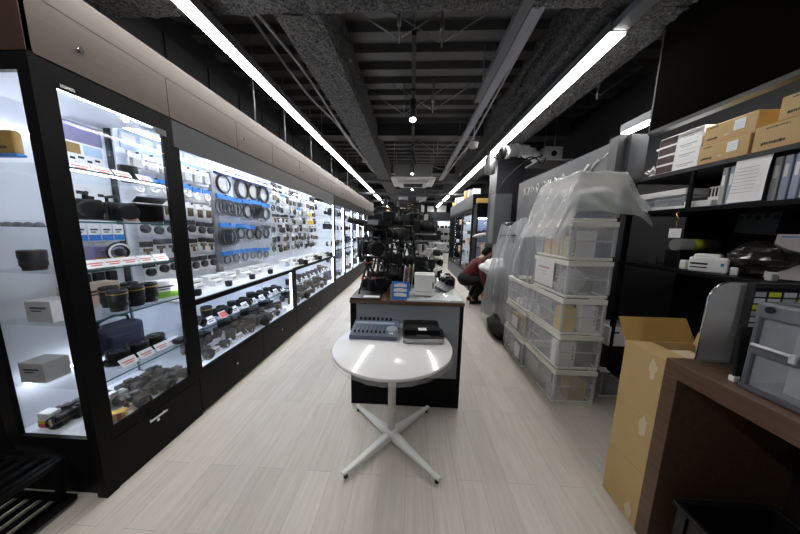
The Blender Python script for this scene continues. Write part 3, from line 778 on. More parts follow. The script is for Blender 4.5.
P_('tag', mk_tag(), XF-.10, 1.43, TSH[1], 90, 'white price tag alone on the second shelf, ' + CC, g)
# video gear
def mk_videocam():
    t = thing('video_camera', '', 'camera')
    m = MB(); m.box((0, 0, .065), (.10, .16, .11), bev=.01, seg=2); m.build('body', BLKM, t)
    m = MB(); m.lathe([(.034, 0), (.036, .01), (.036, .05), (.046, .054), (.046, .09), (.03, .09)], (0, -.08, .065), axis='Y'); m.build('lens_barrel', RUB, t)
    m = MB(); m.tube([(0, -.05, .12), (0, -.05, .155), (0, .05, .155), (0, .05, .12)], .009); m.build('handle', BLKM, t)
    m = MB(); m.box((.065, .01, .08), (.012, .09, .06), bev=.003); m.build('side_screen', CHAR, t)
    return t
P_('vcam', mk_videocam, -1.80, 1.30, TSH[1], 60, 'black video camera, left one on the second shelf, ' + CC)
P_('vcam', mk_videocam, -1.84, 1.45, TSH[1], 75, 'black video camera, middle of the second shelf, ' + CC)
def mk_mattebox():
    t = thing('matte_box', '', 'camera accessory')
    m = MB(); s = .062
    for (x, z, w, h) in ((0, .118, .15, .008), (0, .012, .11, .008), (-.065, .065, .008, .10), (.065, .065, .008, .10)): m.box((x, 0, z), (w, .08, h))
    m.build('frame', BLKM, t)
    m = MB(); m.box((0, .036, .065), (.125, .008, .105)); m.cyl((0, .04, .065), (0, .07, .065), .04); m.build('back_plate', BLKM, t)
    m = MB(); m.box((0, -.055, .145), (.15, .07, .004), rot=(-25, 0, 0)); m.build('top_flap', BLKM, t)
    return t
P_('matte', mk_mattebox, -1.73, 1.55, TSH[1], 70, 'square black matte box on the second shelf, right side, ' + CC)
P_('bx_dark', mk_box(.15, .12, .10, PURP, BROWNP), -1.92, 1.42, TSH[2], 90, 'dark picture box at the left of the third shelf, ' + CC)
def mk_ringdev():
    t = thing('ring_light', '', 'light')
    m = MB(); m.ring((0, 0, .065), .05, .012, n=28, seg=8); m.build('rim', BLKM, t)
    m = MB(); m.ring((0, -.009, .065), .05, .006, n=28, seg=6); m.build('light_ring', PAPER, t)
    m = MB(); m.lathe([(.001, .03), (.02, .028), (.026, 0)], (0, 0, .065), axis='Y'); m.box((0, .01, .02), (.09, .06, .012), bev=.003); m.build('base', BLKM, t)
    return t
P_('ringdev', mk_ringdev, -1.80, 1.42, TSH[2], 80, 'round black device with a white ring on the third shelf, ' + CC)
for i in range(4):
    P_('bx_blue', mk_box(.06, .03, .11, PAPER, BLUE), -2.02, 1.40+.065*i, TSH[2]+.125, 90, 'small white and blue pack hanging on the back of the ' + CC + ', %s from left' % ORD[i], 'blue and white packs at the back of the corner cabinet')
for i in range(4):
    P_('sp_tower', mk_smallpack(.06, .11, PAPER, CHAR, 1), -2.06, 1.38+.068*i, TSH[2]+.004, 90, 'small round-part pack behind the third shelf of the ' + CC + ', %s from left' % ORD[i])
for i in range(4):
    P_('sp_tower2', mk_smallpack(.065, .13, CHAR, GUN, 0), -2.06, 1.34+.07*i, TSH[3]+.10, 90, 'grey parts pack under the third shelf, back of the ' + CC + ', %s from left' % ORD[i])
for i, (y, x) in enumerate(((1.30, -1.70), (1.40, -1.71), (1.49, -1.72), (1.36, -1.83), (1.48, -1.84))):
    P_('lens_g', mk_lens(.043, .125, True), x, y, TSH[3], 0, 'black lens with a gold ring, %s from left on the fourth shelf, %s' % (ORD[i], CC), 'upright lenses on the fourth shelf')
P_('bx_tan', mk_box(.22, .10, .14, mat('beige box', (.55, .45, .36), .7)), -1.95, 1.36, TSH[3], 90, 'beige box behind the upright lenses on the fourth shelf, ' + CC)
P_('bx_green', mk_box(.14, .10, .12, PAPER, GREEN), -1.73, 1.585, TSH[3], 70, 'white and lime green box at the right of the fourth shelf, ' + CC)
for i, (y, x) in enumerate(((1.31, -1.77), (1.42, -1.77), (1.53, -1.77))):
    P_('lens_w', mk_lens(.052, .085, True, True), x, y, TSH[4], 0, 'wide black lens with a gold rim, %s from left on the lowest shelf, %s' % (ORD[i], CC), 'wide lenses on the lowest shelf')
P_('bag', mk_bag, -1.98, 1.47, TSH[4], 90, 'dark blue camera bag on the lowest glass shelf, ' + CC)
P_('lens_hood_flat', mk_lens(.045, .03, False), -1.66, 1.60, TSH[4], 0, 'flat black lens at the right end of the lowest shelf, ' + CC)
zb = .345
for i, (x, y, rz) in enumerate(((-1.70, 1.31, 70), (-1.70, 1.44, 95), (-1.71, 1.57, 110), (-1.87, 1.42, 80), (-1.87, 1.56, 100), (-1.95, 1.18, 20))):
    P_('cam_k', mk_camera(), x, y, zb, rz, 'black camera on the floor of the %s, %s' % (CC, ['front left', 'front middle', 'front right', 'back middle', 'back right', 'back left'][i]))
for i, y in enumerate((1.26, 1.38, 1.50, 1.60)): P_('tag', None, -1.66, y, zb, 90, 'white price tag with red print on the floor of the %s, %s from left' % (CC, ORD[i]), g)
P_('cam_s', mk_camera(silver=True), -1.82, 1.29, zb, 85, 'silver camera on the floor of the ' + CC)
t = thing('striped_box', 'small yellow and red striped box at the front corner, floor of the ' + CC, 'box', (-1.68, 1.17, zb), 40)
m = MB(); m.box((0, 0, .025), (.12, .05, .05), bev=.003); m.build('carton', YEL, t)
m = MB()
for k in range(3): m.box((-.035+.035*k, -.0258, .025), (.018, .0012, .048))
m.build('red_stripes', REDF, t)
t = thing('striped_box', 'white box with yellow and red stripes seen through the left glass, cabinet floor', 'box', (-1.97, 1.12, zb), 0)
m = MB(); m.box((0, 0, .045), (.07, .05, .09), bev=.003); m.build('carton', PAPER, t)
m = MB(); m.box((0, -.0258, .018), (.068, .0012, .02)); m.build('red_stripe', REDF, t)
m = MB(); m.box((0, -.0258, .038), (.068, .0012, .018)); m.build('yellow_stripe', YEL, t)
# seen through the left pane
t = thing('gold_box', 'brown and gold box with blue edge near the top left of the ' + CC, 'box', (-1.90, 1.09, 1.76), 0)
m = MB(); m.box((0, 0.01, .055), (.20, .03, .11), bev=.012, seg=3); m.build('carton', BROWNP, t)
m = MB(); m.box((0, .01, .0), (.205, .034, .012), bev=.003); m.build('blue_edge', BLUE, t)
m = MB(); m.box((-.02, -.0062, .062), (.11, .0012, .016)); m.box((.0, -.0062, .032), (.12, .0012, .012)); m.build('print', INK, t)
P_('lens_big', None, -1.88, 1.12, TSH[2], 0, 'thick black lens seen through the left glass, middle shelf of the ' + CC)
P_('bx_grey', mk_box(.14, .10, .11, LGREY), -1.97, 1.14, .62, 0, 'pale grey box on the lowest shelf seen through the left glass')
P_('bx_char', mk_box(.15, .11, .07, CHAR), -1.92, 1.28, .345, 0, 'flat charcoal box on the cabinet floor seen through the left glass')
P_('bx_grey', None, -1.86, 1.14, .958, 0, 'pale grey box on the fourth shelf seen through the left glass')
for i in range(5):
    m = MB(); m.lathe([(.018, 0), (.02, .003), (.014, .02), (.004, .024)], (-2.00+.055*i, 1.10, 1.435), seg=12)
    tag(m.build('lens_cap', SMOKE), 'small dark cap under the second shelf behind the left glass, %s from left' % ORD[i], 'cap', 'caps under the second shelf')

# ------------------------------------------------------------------ pegboard contents
def hook(t_par, x, y, z):
    m = MB(); m.cyl((x, y, z), (x+.075, y, z), .0025, seg=6, m=0); m.cyl((x+.07, y, z), (x+.082, y, z), .007, seg=8, m=1); m.build('peg_hook', [GALV, BLKM], t_par)
PB = -2.02
def hang(key, make, y, z, w, h, label, group, unit_, dx=.045, sc=1.0, dohook=True):
    z += rng.uniform(-.010, .010); y += rng.uniform(-.006, .006)
    place(key, make, (PB+dx, y, z), 90, label, group, sc)
    if dohook: hook(unit_, PB, y, z+h*sc-.008)
def rowlabel(r): return ['top', 'second', 'third', 'fourth', 'fifth', 'sixth', 'seventh'][r]
# unit 1 left bay: small packs
kinds = [('sp_a', mk_smallpack(.085, .13, PAPER, LGREY, 0), 'grey'), ('sp_b', mk_smallpack(.085, .13, BLUE, PAPER, 4), 'white and blue'), ('sp_c', mk_smallpack(.085, .13, PAPER, OCHRE, 2), 'brown'),
         ('sp_d', mk_smallpack(.085, .13, CHAR, CHAR, 1), 'dark round'), ('sp_e', mk_smallpack(.085, .13, BLKM, OCHRE, 3), 'black and gold')]
for r, z in enumerate((1.84, 1.68, 1.525, 1.37, 1.215, 1.06)):
    k = kinds[[0, 1, 2, 3, 4, 3][r]]
    for c in range(7):
        y = 1.73+.098*c
        hang(k[0], k[1], y, z, .085, .13, 'small %s pack, %s hook row, %s peg from the corner cabinet' % (k[2], rowlabel(r), ORD[c]), 'small packs in the first pegboard bay', U1, dohook=(r < 5))
P_('poster_w', lambda: mk_poster(.70, .13, SKYB, [('window_print', PAPER, [(-.42, .5, .13, .6), (-.25, .5, .13, .6), (-.08, .5, .13, .6), (.09, .5, .13, .6), (.26, .5, .13, .6), (.42, .5, .12, .6)])]), PB+.01, 2.03, 1.985, 90, 'pale blue window poster above the small packs, first pegboard bay')
# coils bay
for c, (y, rr) in enumerate(((2.55, 1.10), (2.82, 1.22), (3.03, 1.12), (3.22, 1.25))):
    hang('coil_a' if c % 2 == 0 else 'coil_b', mk_coilpack(.17, .225, NAVY, BLKM, .085, .006, 3) if c % 2 == 0 else mk_coilpack(.18, .225, NAVY, CHAR, .088, .011, 4), y, 2.04-.225*rr, .21, .225,
         'large coiled black cable in a clear pack, top row, %s along' % ORD[c], 'large coiled cables in the top row', U1 if c < 3 else U2, sc=rr)
for c, y in enumerate((2.53, 2.70)):
    hang('coil_m', mk_multicoil(.17, .19, BLUE, 4, .05), y, 1.565, .2, .19, 'bunch of looped grey cables under a blue card, second row, %s along' % ORD[c], 'looped cables second row', U1, sc=1.15)
hang('coil_c', mk_coilpack(.18, .21, BLUE, GREYC, .07, .009, 3), 2.90, 1.545, .2, .21, 'round grey cable coil with blue card, second row left of the bunch', None, U1, sc=1.15)
hang('coil_m2', mk_multicoil(.15, .21, BLUE, 6, .055, GUN), 3.08, 1.545, .2, .21, 'tight bunch of dark hanging cables under a blue card, second row', None, U1, sc=1.15)
hang('coil_c', None, 3.27, 1.545, .2, .21, 'round grey cable coil with blue card, second row right of the bunch', None, U2, sc=1.15)
hang('coil_m3', mk_multicoil(.20, .22, BLUE, 7, .055, CHAR), 2.56, 1.25, .2, .22, 'row of dark cable loops under a blue card, third row near the post', None, U1, sc=1.15)
for c, y in enumerate((2.76, 2.92)):
    hang('coil_s', mk_coilpack(.15, .17, BLUE, CHAR, .052, .008, 2), y, 1.30, .16, .17, 'small dark cable coil with blue card, third row, %s one' % ['left', 'right'][c], None, U1, sc=1.15)
hang('coil_s2', mk_coilpack(.16, .18, CHAR, GUN, .06, .014, 2, False), 3.08, 1.30, .16, .17, 'thick black cable coil in third row under the dark bunch', None, U1)
hang('coil_s2', None, 3.25, 1.30, .16, .17, 'thick black cable coil at the right end of the third row', None, U2)
for c in range(6):
    hang('coil_t', mk_coilpack(.13, .16, BLUE, GREYC, .045, .007, 2), 2.50+.14*c, 1.04, .14, .16, 'small pale cable coil with blue card, bottom row, %s from the post' % ORD[c], 'small coils in the bottom row', U1, dx=.06)
# items on the counter shelf inside
zc = .908
for c in range(7):
    P_('bx_wlow', mk_box(.11, .07, .055, PAPER, None), -1.84, 1.76+.21*c, zc, 90, 'low white carton on the counter shelf, %s from the corner cabinet' % ORD[c], 'white cartons on the first counter shelf')
for c in range(7):
    P_('bx_w3', mk_box(.15, .10, .085, PAPER, SKYB), -1.93, 1.80+.21*c, zc, 90, 'white and blue carton at the back of the counter shelf, %s from the corner cabinet' % ORD[c], 'blue striped cartons on the first counter shelf')
for c in range(4):
    P_('lens_g2', mk_lens(.03, .05, False), -1.70, 1.82+.34*c, zc, 0, 'short black lens at the front of the counter shelf, %s from the corner cabinet' % ORD[c], 'short lenses along the first counter shelf')

# unit 2: dense small things
mk2 = [('q_a', mk_smallpack(.10, .13, BLKM, BLKM, 1, PAPER), 'black round'), ('q_b', mk_smallpack(.10, .13, PAPER, BLKM, 2, PACKC), 'clear black stick'), ('q_c', mk_smallpack(.10, .13, PAPER, LGREY, 0), 'pale grey'),
       ('q_d', mk_smallpack(.10, .13, BLKM, OCHRE, 3, PAPER), 'black and gold'), ('q_e', mk_smallpack(.10, .13, LGREY, CHAR, 4), 'grey ring'), ('q_f', mk_smallpack(.10, .13, PAPER, OCHRE, 0, PAPER), 'brown'),
       ('q_g', mk_smallpack(.10, .13, BLUE, PAPER, 0), 'white and blue'), ('q_y', mk_smallpack(.10, .13, PAPER, YEL, 0), 'yellow')]
for r in range(7):
    for c in range(13):
        y = 3.40+.124*c; z = 1.955-.142*r + rng.uniform(-.008, .008)
        k = mk2[rng.choice([0, 0, 1, 1, 2, 2, 4, 4, 4, 6, 0, 5])]
        if (r == 0 and c < 2): k = mk2[0]
        if (r, c) in ((3, 9), (3, 10), (2, 10)): k = mk2[7]
        if r == 3 and c in (0, 1, 2, 3, 4): k = mk2[3]
        hang(k[0], k[1], y, z, .10, .13, '%s pack on the second pegboard, %s hook row, %s along' % (k[2], rowlabel(r), ORD[c]), None, U2, dohook=(r*13+c) < 88, dx=.05 + rng.uniform(0, .05))
for c in range(8):
    P_('bx_w2', mk_box(.13, .09, .09, PAPER, SKYB), -1.80, 3.36+.215*c, .918, 90, 'white carton on the second unit counter shelf, %s along' % ORD[c], 'white cartons on the second counter shelf')
    P_('cam_k' if c % 3 == 1 else 'bx_wlow', None, -1.68, 3.42+.2*c, .918, 90, ('black camera' if c % 3 == 1 else 'low white carton')+' in front of the cartons on the second counter shelf, %s along' % ORD[c], None)

# lower showcases
def showcase(y0, y1, nm, far):
    n = 10
    for i in range(n):
        y = y0+.09+(y1-y0-.18)*i/(n-1)
        if i == 2 and not far: P_('tag_r', mk_tag(.085, .065, True, True), XF-.105, y, .632, 90, 'red price tag among white ones, upper shelf of the %s' % nm)
        else: P_('tag_w', mk_tag(.085, .065, False), XF-.105, y, .632, 90, 'white price tag, upper shelf of the %s, %s along' % (nm, ORD[i]), 'price tags in the ' + nm)
        P_('tag_w', mk_tag(.085, .065, False), XF-.07, y, .360, 90, 'white price tag, floor of the %s, %s along' % (nm, ORD[i]), 'price tags in the ' + nm)
    ks = ['cam_k', 'lens_g', 'cam_k', 'lens_g3', 'cam_k', 'lens_big', 'cam_k', 'lens_g3', 'cam_k']
    for i in range(9):
        y = y0+.15+(y1-y0-.30)*i/8
        k = ks[i] if not far else ks[(i+3) % 9]
        lab = 'black camera' if k == 'cam_k' else 'black lens'
        mk = {'lens_g3': mk_lens(.038, .085, False), 'lens_big': mk_lens(.045, .10, False)}.get(k)
        P_(k, mk, -1.80, y, .632, 90, '%s on the upper shelf of the %s, %s along' % (lab, nm, ORD[i]), None)
    for i in range(8):
        y = y0+.14+(y1-y0-.28)*i/7
        kk = ['cam_b', 'cam_s', 'lens_big', 'cam_b', 'vcam', 'cam_b', 'cam_s', 'lens_g'][(i + (3 if far else 0)) % 8]
        P_(kk, mk_camera(GUN, .15, .042) if kk == 'cam_b' else None, -1.75, y, .360, 90+rng.uniform(-14, 14), '%s on the floor of the %s, %s along' % ({'cam_b': 'black camera', 'cam_s': 'silver camera', 'lens_big': 'wide black lens', 'vcam': 'black video camera', 'lens_g': 'gold ringed lens'}[kk], nm, ORD[i]))
        if i % 2 == 0: P_('lens_g3', None, -1.93, y+.06, .360, 0, 'black lens behind the cameras on the floor of the %s, %s along' % (nm, ORD[i]))
        else: P_('vcam', None, -1.95, y+.05, .360, 90, 'black video camera at the back of the %s floor, %s along' % (nm, ORD[i]))
showcase(1.70, 3.20, 'nearer low showcase', False)
showcase(3.29, 4.98, 'second low showcase', True)
# tall cases contents
for j, (a, b) in enumerate(TC):
    nm = ['first tall cabinet', 'second tall cabinet', 'third tall cabinet'][j]
    for s, z in enumerate((.36, .75, 1.1, 1.45, 1.75)):
        for i in range(4):
            y = a+.2+(b-a-.4)*i/3
            k = ['bag', 'cam_b', 'vcam', 'lens_big', 'bx_dark', 'headset', 'flash'][(s*3+i*2+j) % 7]
            mk = {'headset': mk_headset, 'flash': mk_flash()}.get(k)
            lab = {'bag': 'dark blue camera bag', 'cam_b': 'black camera', 'vcam': 'black video camera', 'lens_big': 'black lens', 'bx_dark': 'dark picture box', 'headset': 'black headphones', 'flash': 'small video light'}[k]
            P_(k, mk, -1.82, y, z, 90, '%s in the %s, %s shelf up, %s along' % (lab, nm, ORD[s], ORD[i]))

# slatted rack at the far left
t = thing('slatted_rack', 'low black two tier slatted metal rack on the floor at lower left', 'rack', (-1.86, .86, 0), 0)
for zz, nm in ((.035, 'lower_shelf'), (.27, 'upper_shelf')):
    m = MB()
    for y in (-.145, .145): m.bb(-.36, .12, y-.012, y+.012, zz-.012, zz+.012)
    for x in (-.36, .12): m.bb(x-.012, x+.012, -.157, .157, zz-.012, zz+.012)
    for k in range(7): m.bb(-.34+.068*k, -.31+.068*k, -.14, .14, zz+.002, zz+.010)
    m.build(nm, BLK, t)
for x in (-.33, .09):
    for y in (-.13, .13):
        m = MB(); m.bb(x-.014, x+.014, y-.010, y+.010, 0, .27); m.build('leg', BLK, t)
# ------------------------------------------------------------------ round table
TXc, TYc = -.105, 1.495
t = thing('round_table', 'round white table on a four foot pedestal in front of the counter', 'table', (TXc, TYc, 0))
m = MB(); m.lathe([(.20, .694), (.372, .697), (.380, .702), (.381, .717), (.377, .7205), (.0, .7205)], seg=72); m.build('tabletop', TABLETOP, t)
m = MB()
def skirt(u, v):
    a = 2*math.pi*u; n = noise.noise(Vector((math.cos(a)*4, math.sin(a)*4, v*2)))
    r = .3835 + .004*n + .006*v*(1+n); return (r*math.cos(a), r*math.sin(a), .7215-.040*v + .008*v*noise.noise(Vector((math.cos(a)*9, math.sin(a)*9, 0))))
m.grid(skirt, 96, 4); m.build('protective_film', FILMC, t)
m = MB(); m.lathe([(.0, .08), (.026, .08), (.026, .66), (.05, .67), (.11, .685), (.11, .694)], seg=24); m.build('column', TLEG, t)
for k, (dx, dy) in enumerate(((-.265, -.275), (.305, -.27), (-.305, .295), (.275, .32))):
    L = math.hypot(dx, dy); a = math.atan2(dy, dx); m = MB()
    def leg(u, v, L=L):
        s = .018 + u*(L-.018); wv = .026*(1-u)+.015*u; hv = .075*(1-u)**1.3+.018
        z0 = .028 if u > .02 else .03; top = .030+hv*.75
        q = v*2*math.pi; return (s, wv*math.copysign(abs(math.cos(q))**.5, math.cos(q)), (z0+top)/2+.5*(top-z0)*math.copysign(abs(math.sin(q))**.5, math.sin(q)))
    m.grid(leg, 14, 16); m.box((L-.001, 0, .036), (.004, .028, .018), bev=.002)
    g_ = m.build('leg', TLEG, t); g_.rotation_euler = (0, 0, a)
    m = MB(); m.cyl((L-.022, 0, 0), (L-.022, 0, .028), .013, seg=14); f = m.build('foot', RUB, g_)
m = MB(); m.lathe([(.0, .055), (.03, .055), (.045, .07), (.045, .10), (.03, .112)], seg=20); m.build('hub', TLEG, t)
m = MB(); m.box((TXc+.12, TYc-.26, .684), (.12, .05, .012), rot=(0, 0, 12), bev=.004); tag(m.build('tape_bundle', GREEN), 'green and white tape bundle under the front edge of the round table', 'tape')

# mixer
t = thing('mixing_console', 'slate blue audio mixer with rows of faders on the round table, left', 'mixer', (-.240, 1.66, .7215), -1)
W = .325
m = MB(); m.prism([(-.118, 0), (.118, 0), (.118, .062), (.050, .066), (-.118, .028)], -W/2, W/2, 'X'); m.build('body', MIXB, t)
sl = math.atan2(.038, .168)
def on(x, y, dz=0.0):  # point on sloped top
    z = .028 + (y+.118)/.168*.038 if y < .05 else .066-(y-.05)/.068*.004
    return (x, y, z+dz)
m = MB(); m.box(on(-.01, .030, .001), (W*.86, .026, .002), rot=(R(0)+math.degrees(sl), 0, 0)); m.build('pale_strip', MIXL, t)
m = MB()
for k in range(8): m.box(on(-.132+.029*k, -.045, .0008), (.004, .088, .001), rot=(math.degrees(sl), 0, 0))
m.build('fader_slots', BLKM, t)
for k in range(8):
    x = -.132+.029*k; z = on(x, -.082)[2]
    m = MB(); m.box((0, 0, .009), (.013, .020, .018), bev=.003, taper=.8); m.build('fader_knob', BLKM, t, loc=(x, -.082+.004*(k % 2), z))
for k in range(8):
    x = -.125+.032*k
    m = MB(); m.lathe([(.010, 0), (.0095, .018), (.007, .021), (0, .021)], seg=12); m.build('rotary_knob', BLKM, t, loc=(x, .088, .063))
m = MB(); m.lathe([(.036, 0), (.036, .006), (.032, .008), (.0, .0075)], seg=28); m.build('jog_wheel', MIXL, t, loc=(.118, -.035, on(0, -.035)[2]-.003)).rotation_euler = (sl, 0, 0)
m = MB(); m.box((0, 0, .003), (.03, .016, .006), bev=.001); m.build('white_button', WHITE, t, loc=(.118, -.088, on(0, -.088)[2]))
# open case
t = thing('open_case', 'open shallow silver case with black interior on the round table, right', 'case', (.093, 1.62, .7215), 2)
def rrect(w, d, r, n=6):
    P = []
    for cx, cy, a0 in ((w/2-r, d/2-r, 0), (-w/2+r, d/2-r, 90), (-w/2+r, -d/2+r, 180), (w/2-r, -d/2+r, 270)):
        for k in range(n+1): a = R(a0+90*k/n); P.append((cx+r*math.cos(a), cy+r*math.sin(a)))
    return P
def tray(m, w, d, r, h, th, y0=0, mo=0, mi=1):
    O = rrect(w, d, r); I = rrect(w-2*th, d-2*th, r-th*.6); n = len(O)
    def ring_(P, z): return [m.bm.verts.new((x, y+y0, z)) for x, y in P]
    a, b, c, d_ = ring_(O, 0), ring_(O, h), ring_(I, h), ring_(I, th)
    for A, B, mm in ((a, b, mo), (b, c, mi), (c, d_, mi)):
        for i in range(n):
            f = m.bm.faces.new((A[i], A[(i+1) % n], B[(i+1) % n], B[i])); f.material_index = mm; f.smooth = True
    m.bm.faces.new(a[::-1]).material_index = mo; m.bm.faces.new(d_).material_index = mi
m = MB(); tray(m, .275, .165, .028, .042, .008, -.03); m.build('base_shell', [SILV, BLKM], t)
m = MB(); m.ring((0, 0, 0), .01, .001)
m.bm.clear()
P = [(x, y-.03, .043) for x, y in rrect(.276, .166, .028)]
m.tube(P, .005, seg=6, closed=True); m.build('rim_gasket', BLKM, t)
m = MB(); m.bb(-.045, .045, -.075, -.02, .009, .026, bev=.003); m.bb(-.12, -.06, -.08, -.02, .009, .013); m.bb(.06, .12, -.08, -.02, .009, .013); m.build('foam_insert', CHAR, t)
m = MB(); m.bb(-.12, .12, .012, .020, .010, .045); m.build('divider', RUB, t)
m = MB(); tray(m, .262, .125, .024, .030, .007, 0); l = m.build('lid', [BLKM, RUB], t, loc=(-.004, .10, .022)); l.rotation_euler = (R(14), 0, 0)
m = MB(); m.box((.0, -.03, .036), (.058, .034, .002), rot=(8, 0, 4)); m.build('paper_slip', PAPER, t, loc=(0, .05, .012))

# ------------------------------------------------------------------ long display counter
DX0, DX1, DY0, DY1, DH = -.478, .425, 1.860, 5.3, .905
t = thing('display_counter', 'long walnut edged counter with a grey end panel, full of camera gear', 'counter', (0, 0, 0))
m = MB(); m.bb(DX0+.005, DX1-.005, DY0+.008, DY1, 0, DH-.028); m.build('carcass', BLK, t)
m = MB(); m.bb(DX0, DX1, DY0-.012, DY1, DH-.028, DH, bev=.002); m.build('worktop', WALNUT, t)
m = MB(); m.bb(DX0+.052, DX1-.034, DY0-.002, DY0+.007, .262, DH-.030); m.build('grey_panel', PANEL, t)
m = MB(); m.bb(DX0+.004, DX0+.052, DY0-.004, DY0+.007, .0, DH-.030); m.bb(DX1-.034, DX1-.004, DY0-.004, DY0+.007, 0, DH-.030); m.bb(DX0+.052, DX1-.034, DY0-.003, DY0+.007, 0, .262); m.build('end_frame', BLK, t)
t = thing('glass_slab', 'clear glass and white slab under the white box on the right counter end', 'display stand', (.20, 2.12, DH))
m = MB(); m.bb(-.225, .215, -.26, .9, 0, .016); m.build('white_base', WHITE, t)
m = MB(); m.bb(-.225, .215, -.262, .9, .016, .030); m.build('glass_top', GSHELF, t)
t = thing('base_plate', 'thin black base plate under the near tripod on the left counter end', 'plate', (-.365, 2.02, DH))
m = MB(); m.bb(-.112, .125, -.165, .20, 0, .014, bev=.002); m.build('plate', BLKM, t)
m = MB(); m.bb(-.01, .118, -.135, -.085, .0142, .0165); m.build('paper_label', PAPER, t)
t = thing('sign_card', 'small blue sign with white text blocks standing on the counter end', 'sign', (-.078, 1.895, DH), 0)
m = MB(); m.box((0, .012, .072), (.138, .004, .145), rot=(-6, 0, 0)); m.build('card', BLUE, t)
m = MB()
for zz, ww in ((.114, .100), (.076, .105), (.038, .100)):
    m.box((-.002, .0065+(zz-.072)*.105, zz), (ww, .002, .024), rot=(-6, 0, 0)); m.box((.004*(1 if zz > .1 else -2), .0062+(zz-.062)*.105, zz+.013), (ww*.55, .002, .008), rot=(-6, 0, 0))
m.build('white_text_blocks', PAPER, t)
m = MB(); m.bb(-.07, .07, -.005, .05, 0, .003); m.build('acrylic_foot', PACKC, t)
t = thing('carton_box', 'white carton with a thin grey label on the glass slab, right counter end', 'box', (.116, 2.0, DH+.0305), -2)
m = MB(); m.box((0, 0, .085), (.165, .14, .17), bev=.003); m.build('carton', PAPER, t)
m = MB(); m.box((.068, -.0708, .085), (.010, .001, .05)); m.box((.0, -.0708, .03), (.13, .001, .003)); m.build('print', INK, t)
m = MB(); m.box((0, -.01, .1705), (.12, .03, .001), rot=(0, 0, 8)); m.build('tape', LGREY, t)
t = thing('document_rack', 'row of upright leaflets and magazines behind the blue sign', 'leaflets', (-.02, 2.1, DH))
for k in range(7):
    m = MB(); m.box((0, 0, .12), (.006, .17, .24-.02*(k % 3)), bev=.001); m.build('leaflet', [PAPER, PURP, ORG, LGREY, BROWNP, CHAR, PAPER][k], t, loc=(-.05+.0125*k, .02*k, 0)).rotation_euler = (0, R(5), 0)
t = thing('orange_box', 'small tan and orange pack left of the leaflets behind the blue sign', 'box', (-.135, 2.0, DH+.0))
m = MB(); m.box((0, 0, .05), (.055, .05, .10), bev=.002); m.build('carton', CARD, t)
m = MB(); m.box((0, -.0256, .06), (.05, .001, .03)); m.build('orange_print', ORG, t)

# ------------------------------------------------------------------ camera gear
def mk_tripod(h=.45, spread=.12, red=False):
    def f():
        t = thing('tripod', '', 'tripod')
        for k in range(3):
            a = R(90+120*k); m = MB(); top = (.02*math.cos(a), .02*math.sin(a), h*.8); bot = (spread*math.cos(a), spread*math.sin(a), .012); mid = tuple((top[i]+bot[i])/2 for i in range(3))
            m.cyl(mid, top, .011, seg=8); m.cyl(bot, mid, .008, seg=8); l = m.build('leg', BLKM, t)
            m = MB(); m.cyl((bot[0], bot[1], 0), bot, .012, seg=8); m.build('foot', RUB, l)
            m = MB(); m.cyl(Vector(mid)-Vector((0, 0, .008)), Vector(mid)+Vector((0, 0, .012)), .014, seg=8); m.build('clamp', REDF if red else CHAR, l)
        m = MB(); m.cyl((0, 0, h*.45), (0, 0, h*.92), .011); m.lathe([(.03, h*.78), (.034, h*.8), (.03, h*.85)], seg=12); m.build('centre_column', CHAR, t)
        m = MB(); m.lathe([(.022, h*.88), (.028, h*.90), (.028, h*.94), (.02, h*.96), (.035, h*.97), (.035, h)], seg=14); m.cyl((.02, 0, h*.92), (.13, .06, h*.84), .005, seg=6); m.build('head', BLKM, t)
        if red:
            m = MB(); m.lathe([(.035, h*.855), (.037, h*.86), (.037, h*.875), (.035, h*.88)], seg=14); m.build('red_collar', REDF, t)
        return t
    return f
def mk_cinecam(v=0):
    def f():
        t = thing('cinema_camera', '', 'camera')
        m = MB(); m.box((0, .02, .075), (.115, .17, .12), bev=.008, seg=2); m.box((0, .13, .07), (.09, .06, .10), bev=.006); m.build('body', GUN if v else BLKM, t)
        m = MB(); m.lathe([(.040, 0), (.042, .01), (.042, .05), (.050, .055), (.050, .075), (.044, .08), (.044, .11), (.054, .12), (.054, .14), (.04, .13)], (0, -.065, .075), axis='Y', seg=20); m.build('lens_barrel', RUB, t)
        m = MB(); m.lathe([(.001, .135), (.045, .128)], (0, -.065, .075), axis='Y', seg=18); m.build('front_glass', LENSG, t)
        m = MB()
        for x in (-.035, .035): m.cyl((x, -.20, .005), (x, .16, .005), .006, seg=8)
        m.box((0, 0, .006), (.10, .08, .012), bev=.002); m.build('rail_rods', GALV, t)
        m = MB(); m.tube([(0, -.06, .135), (0, -.07, .18), (0, -.02, .195), (0, .06, .195), (0, .09, .17), (0, .09, .135)], .010, seg=8); m.build('top_handle', BLKM, t)
        if v != 2:
            m = MB(); tt = .008
            for b in ((0, .122, .11, tt), (0, .038, .11, tt), (-.055, .08, tt, .09), (.055, .08, tt, .09)): m.box((b[0], -.215, b[1]), (b[2], .05, b[3]))
            m.box((0, -.245, .150), (.12, .05, .004), rot=(-30, 0, 0)); m.build('matte_box', BLKM, t)
        m = MB(); m.cyl((.03, -.03, .19), (.06, -.04, .225), .006, seg=8); m.box((.085, -.03, .25), (.11, .02, .072), bev=.004); s = m.build('monitor', BLKM, t)
        m = MB(); m.box((.085, -.0415, .25), (.098, .002, .060)); m.build('screen', [SCREEN, GUN, LGREY][v], s)
        return t
    return f
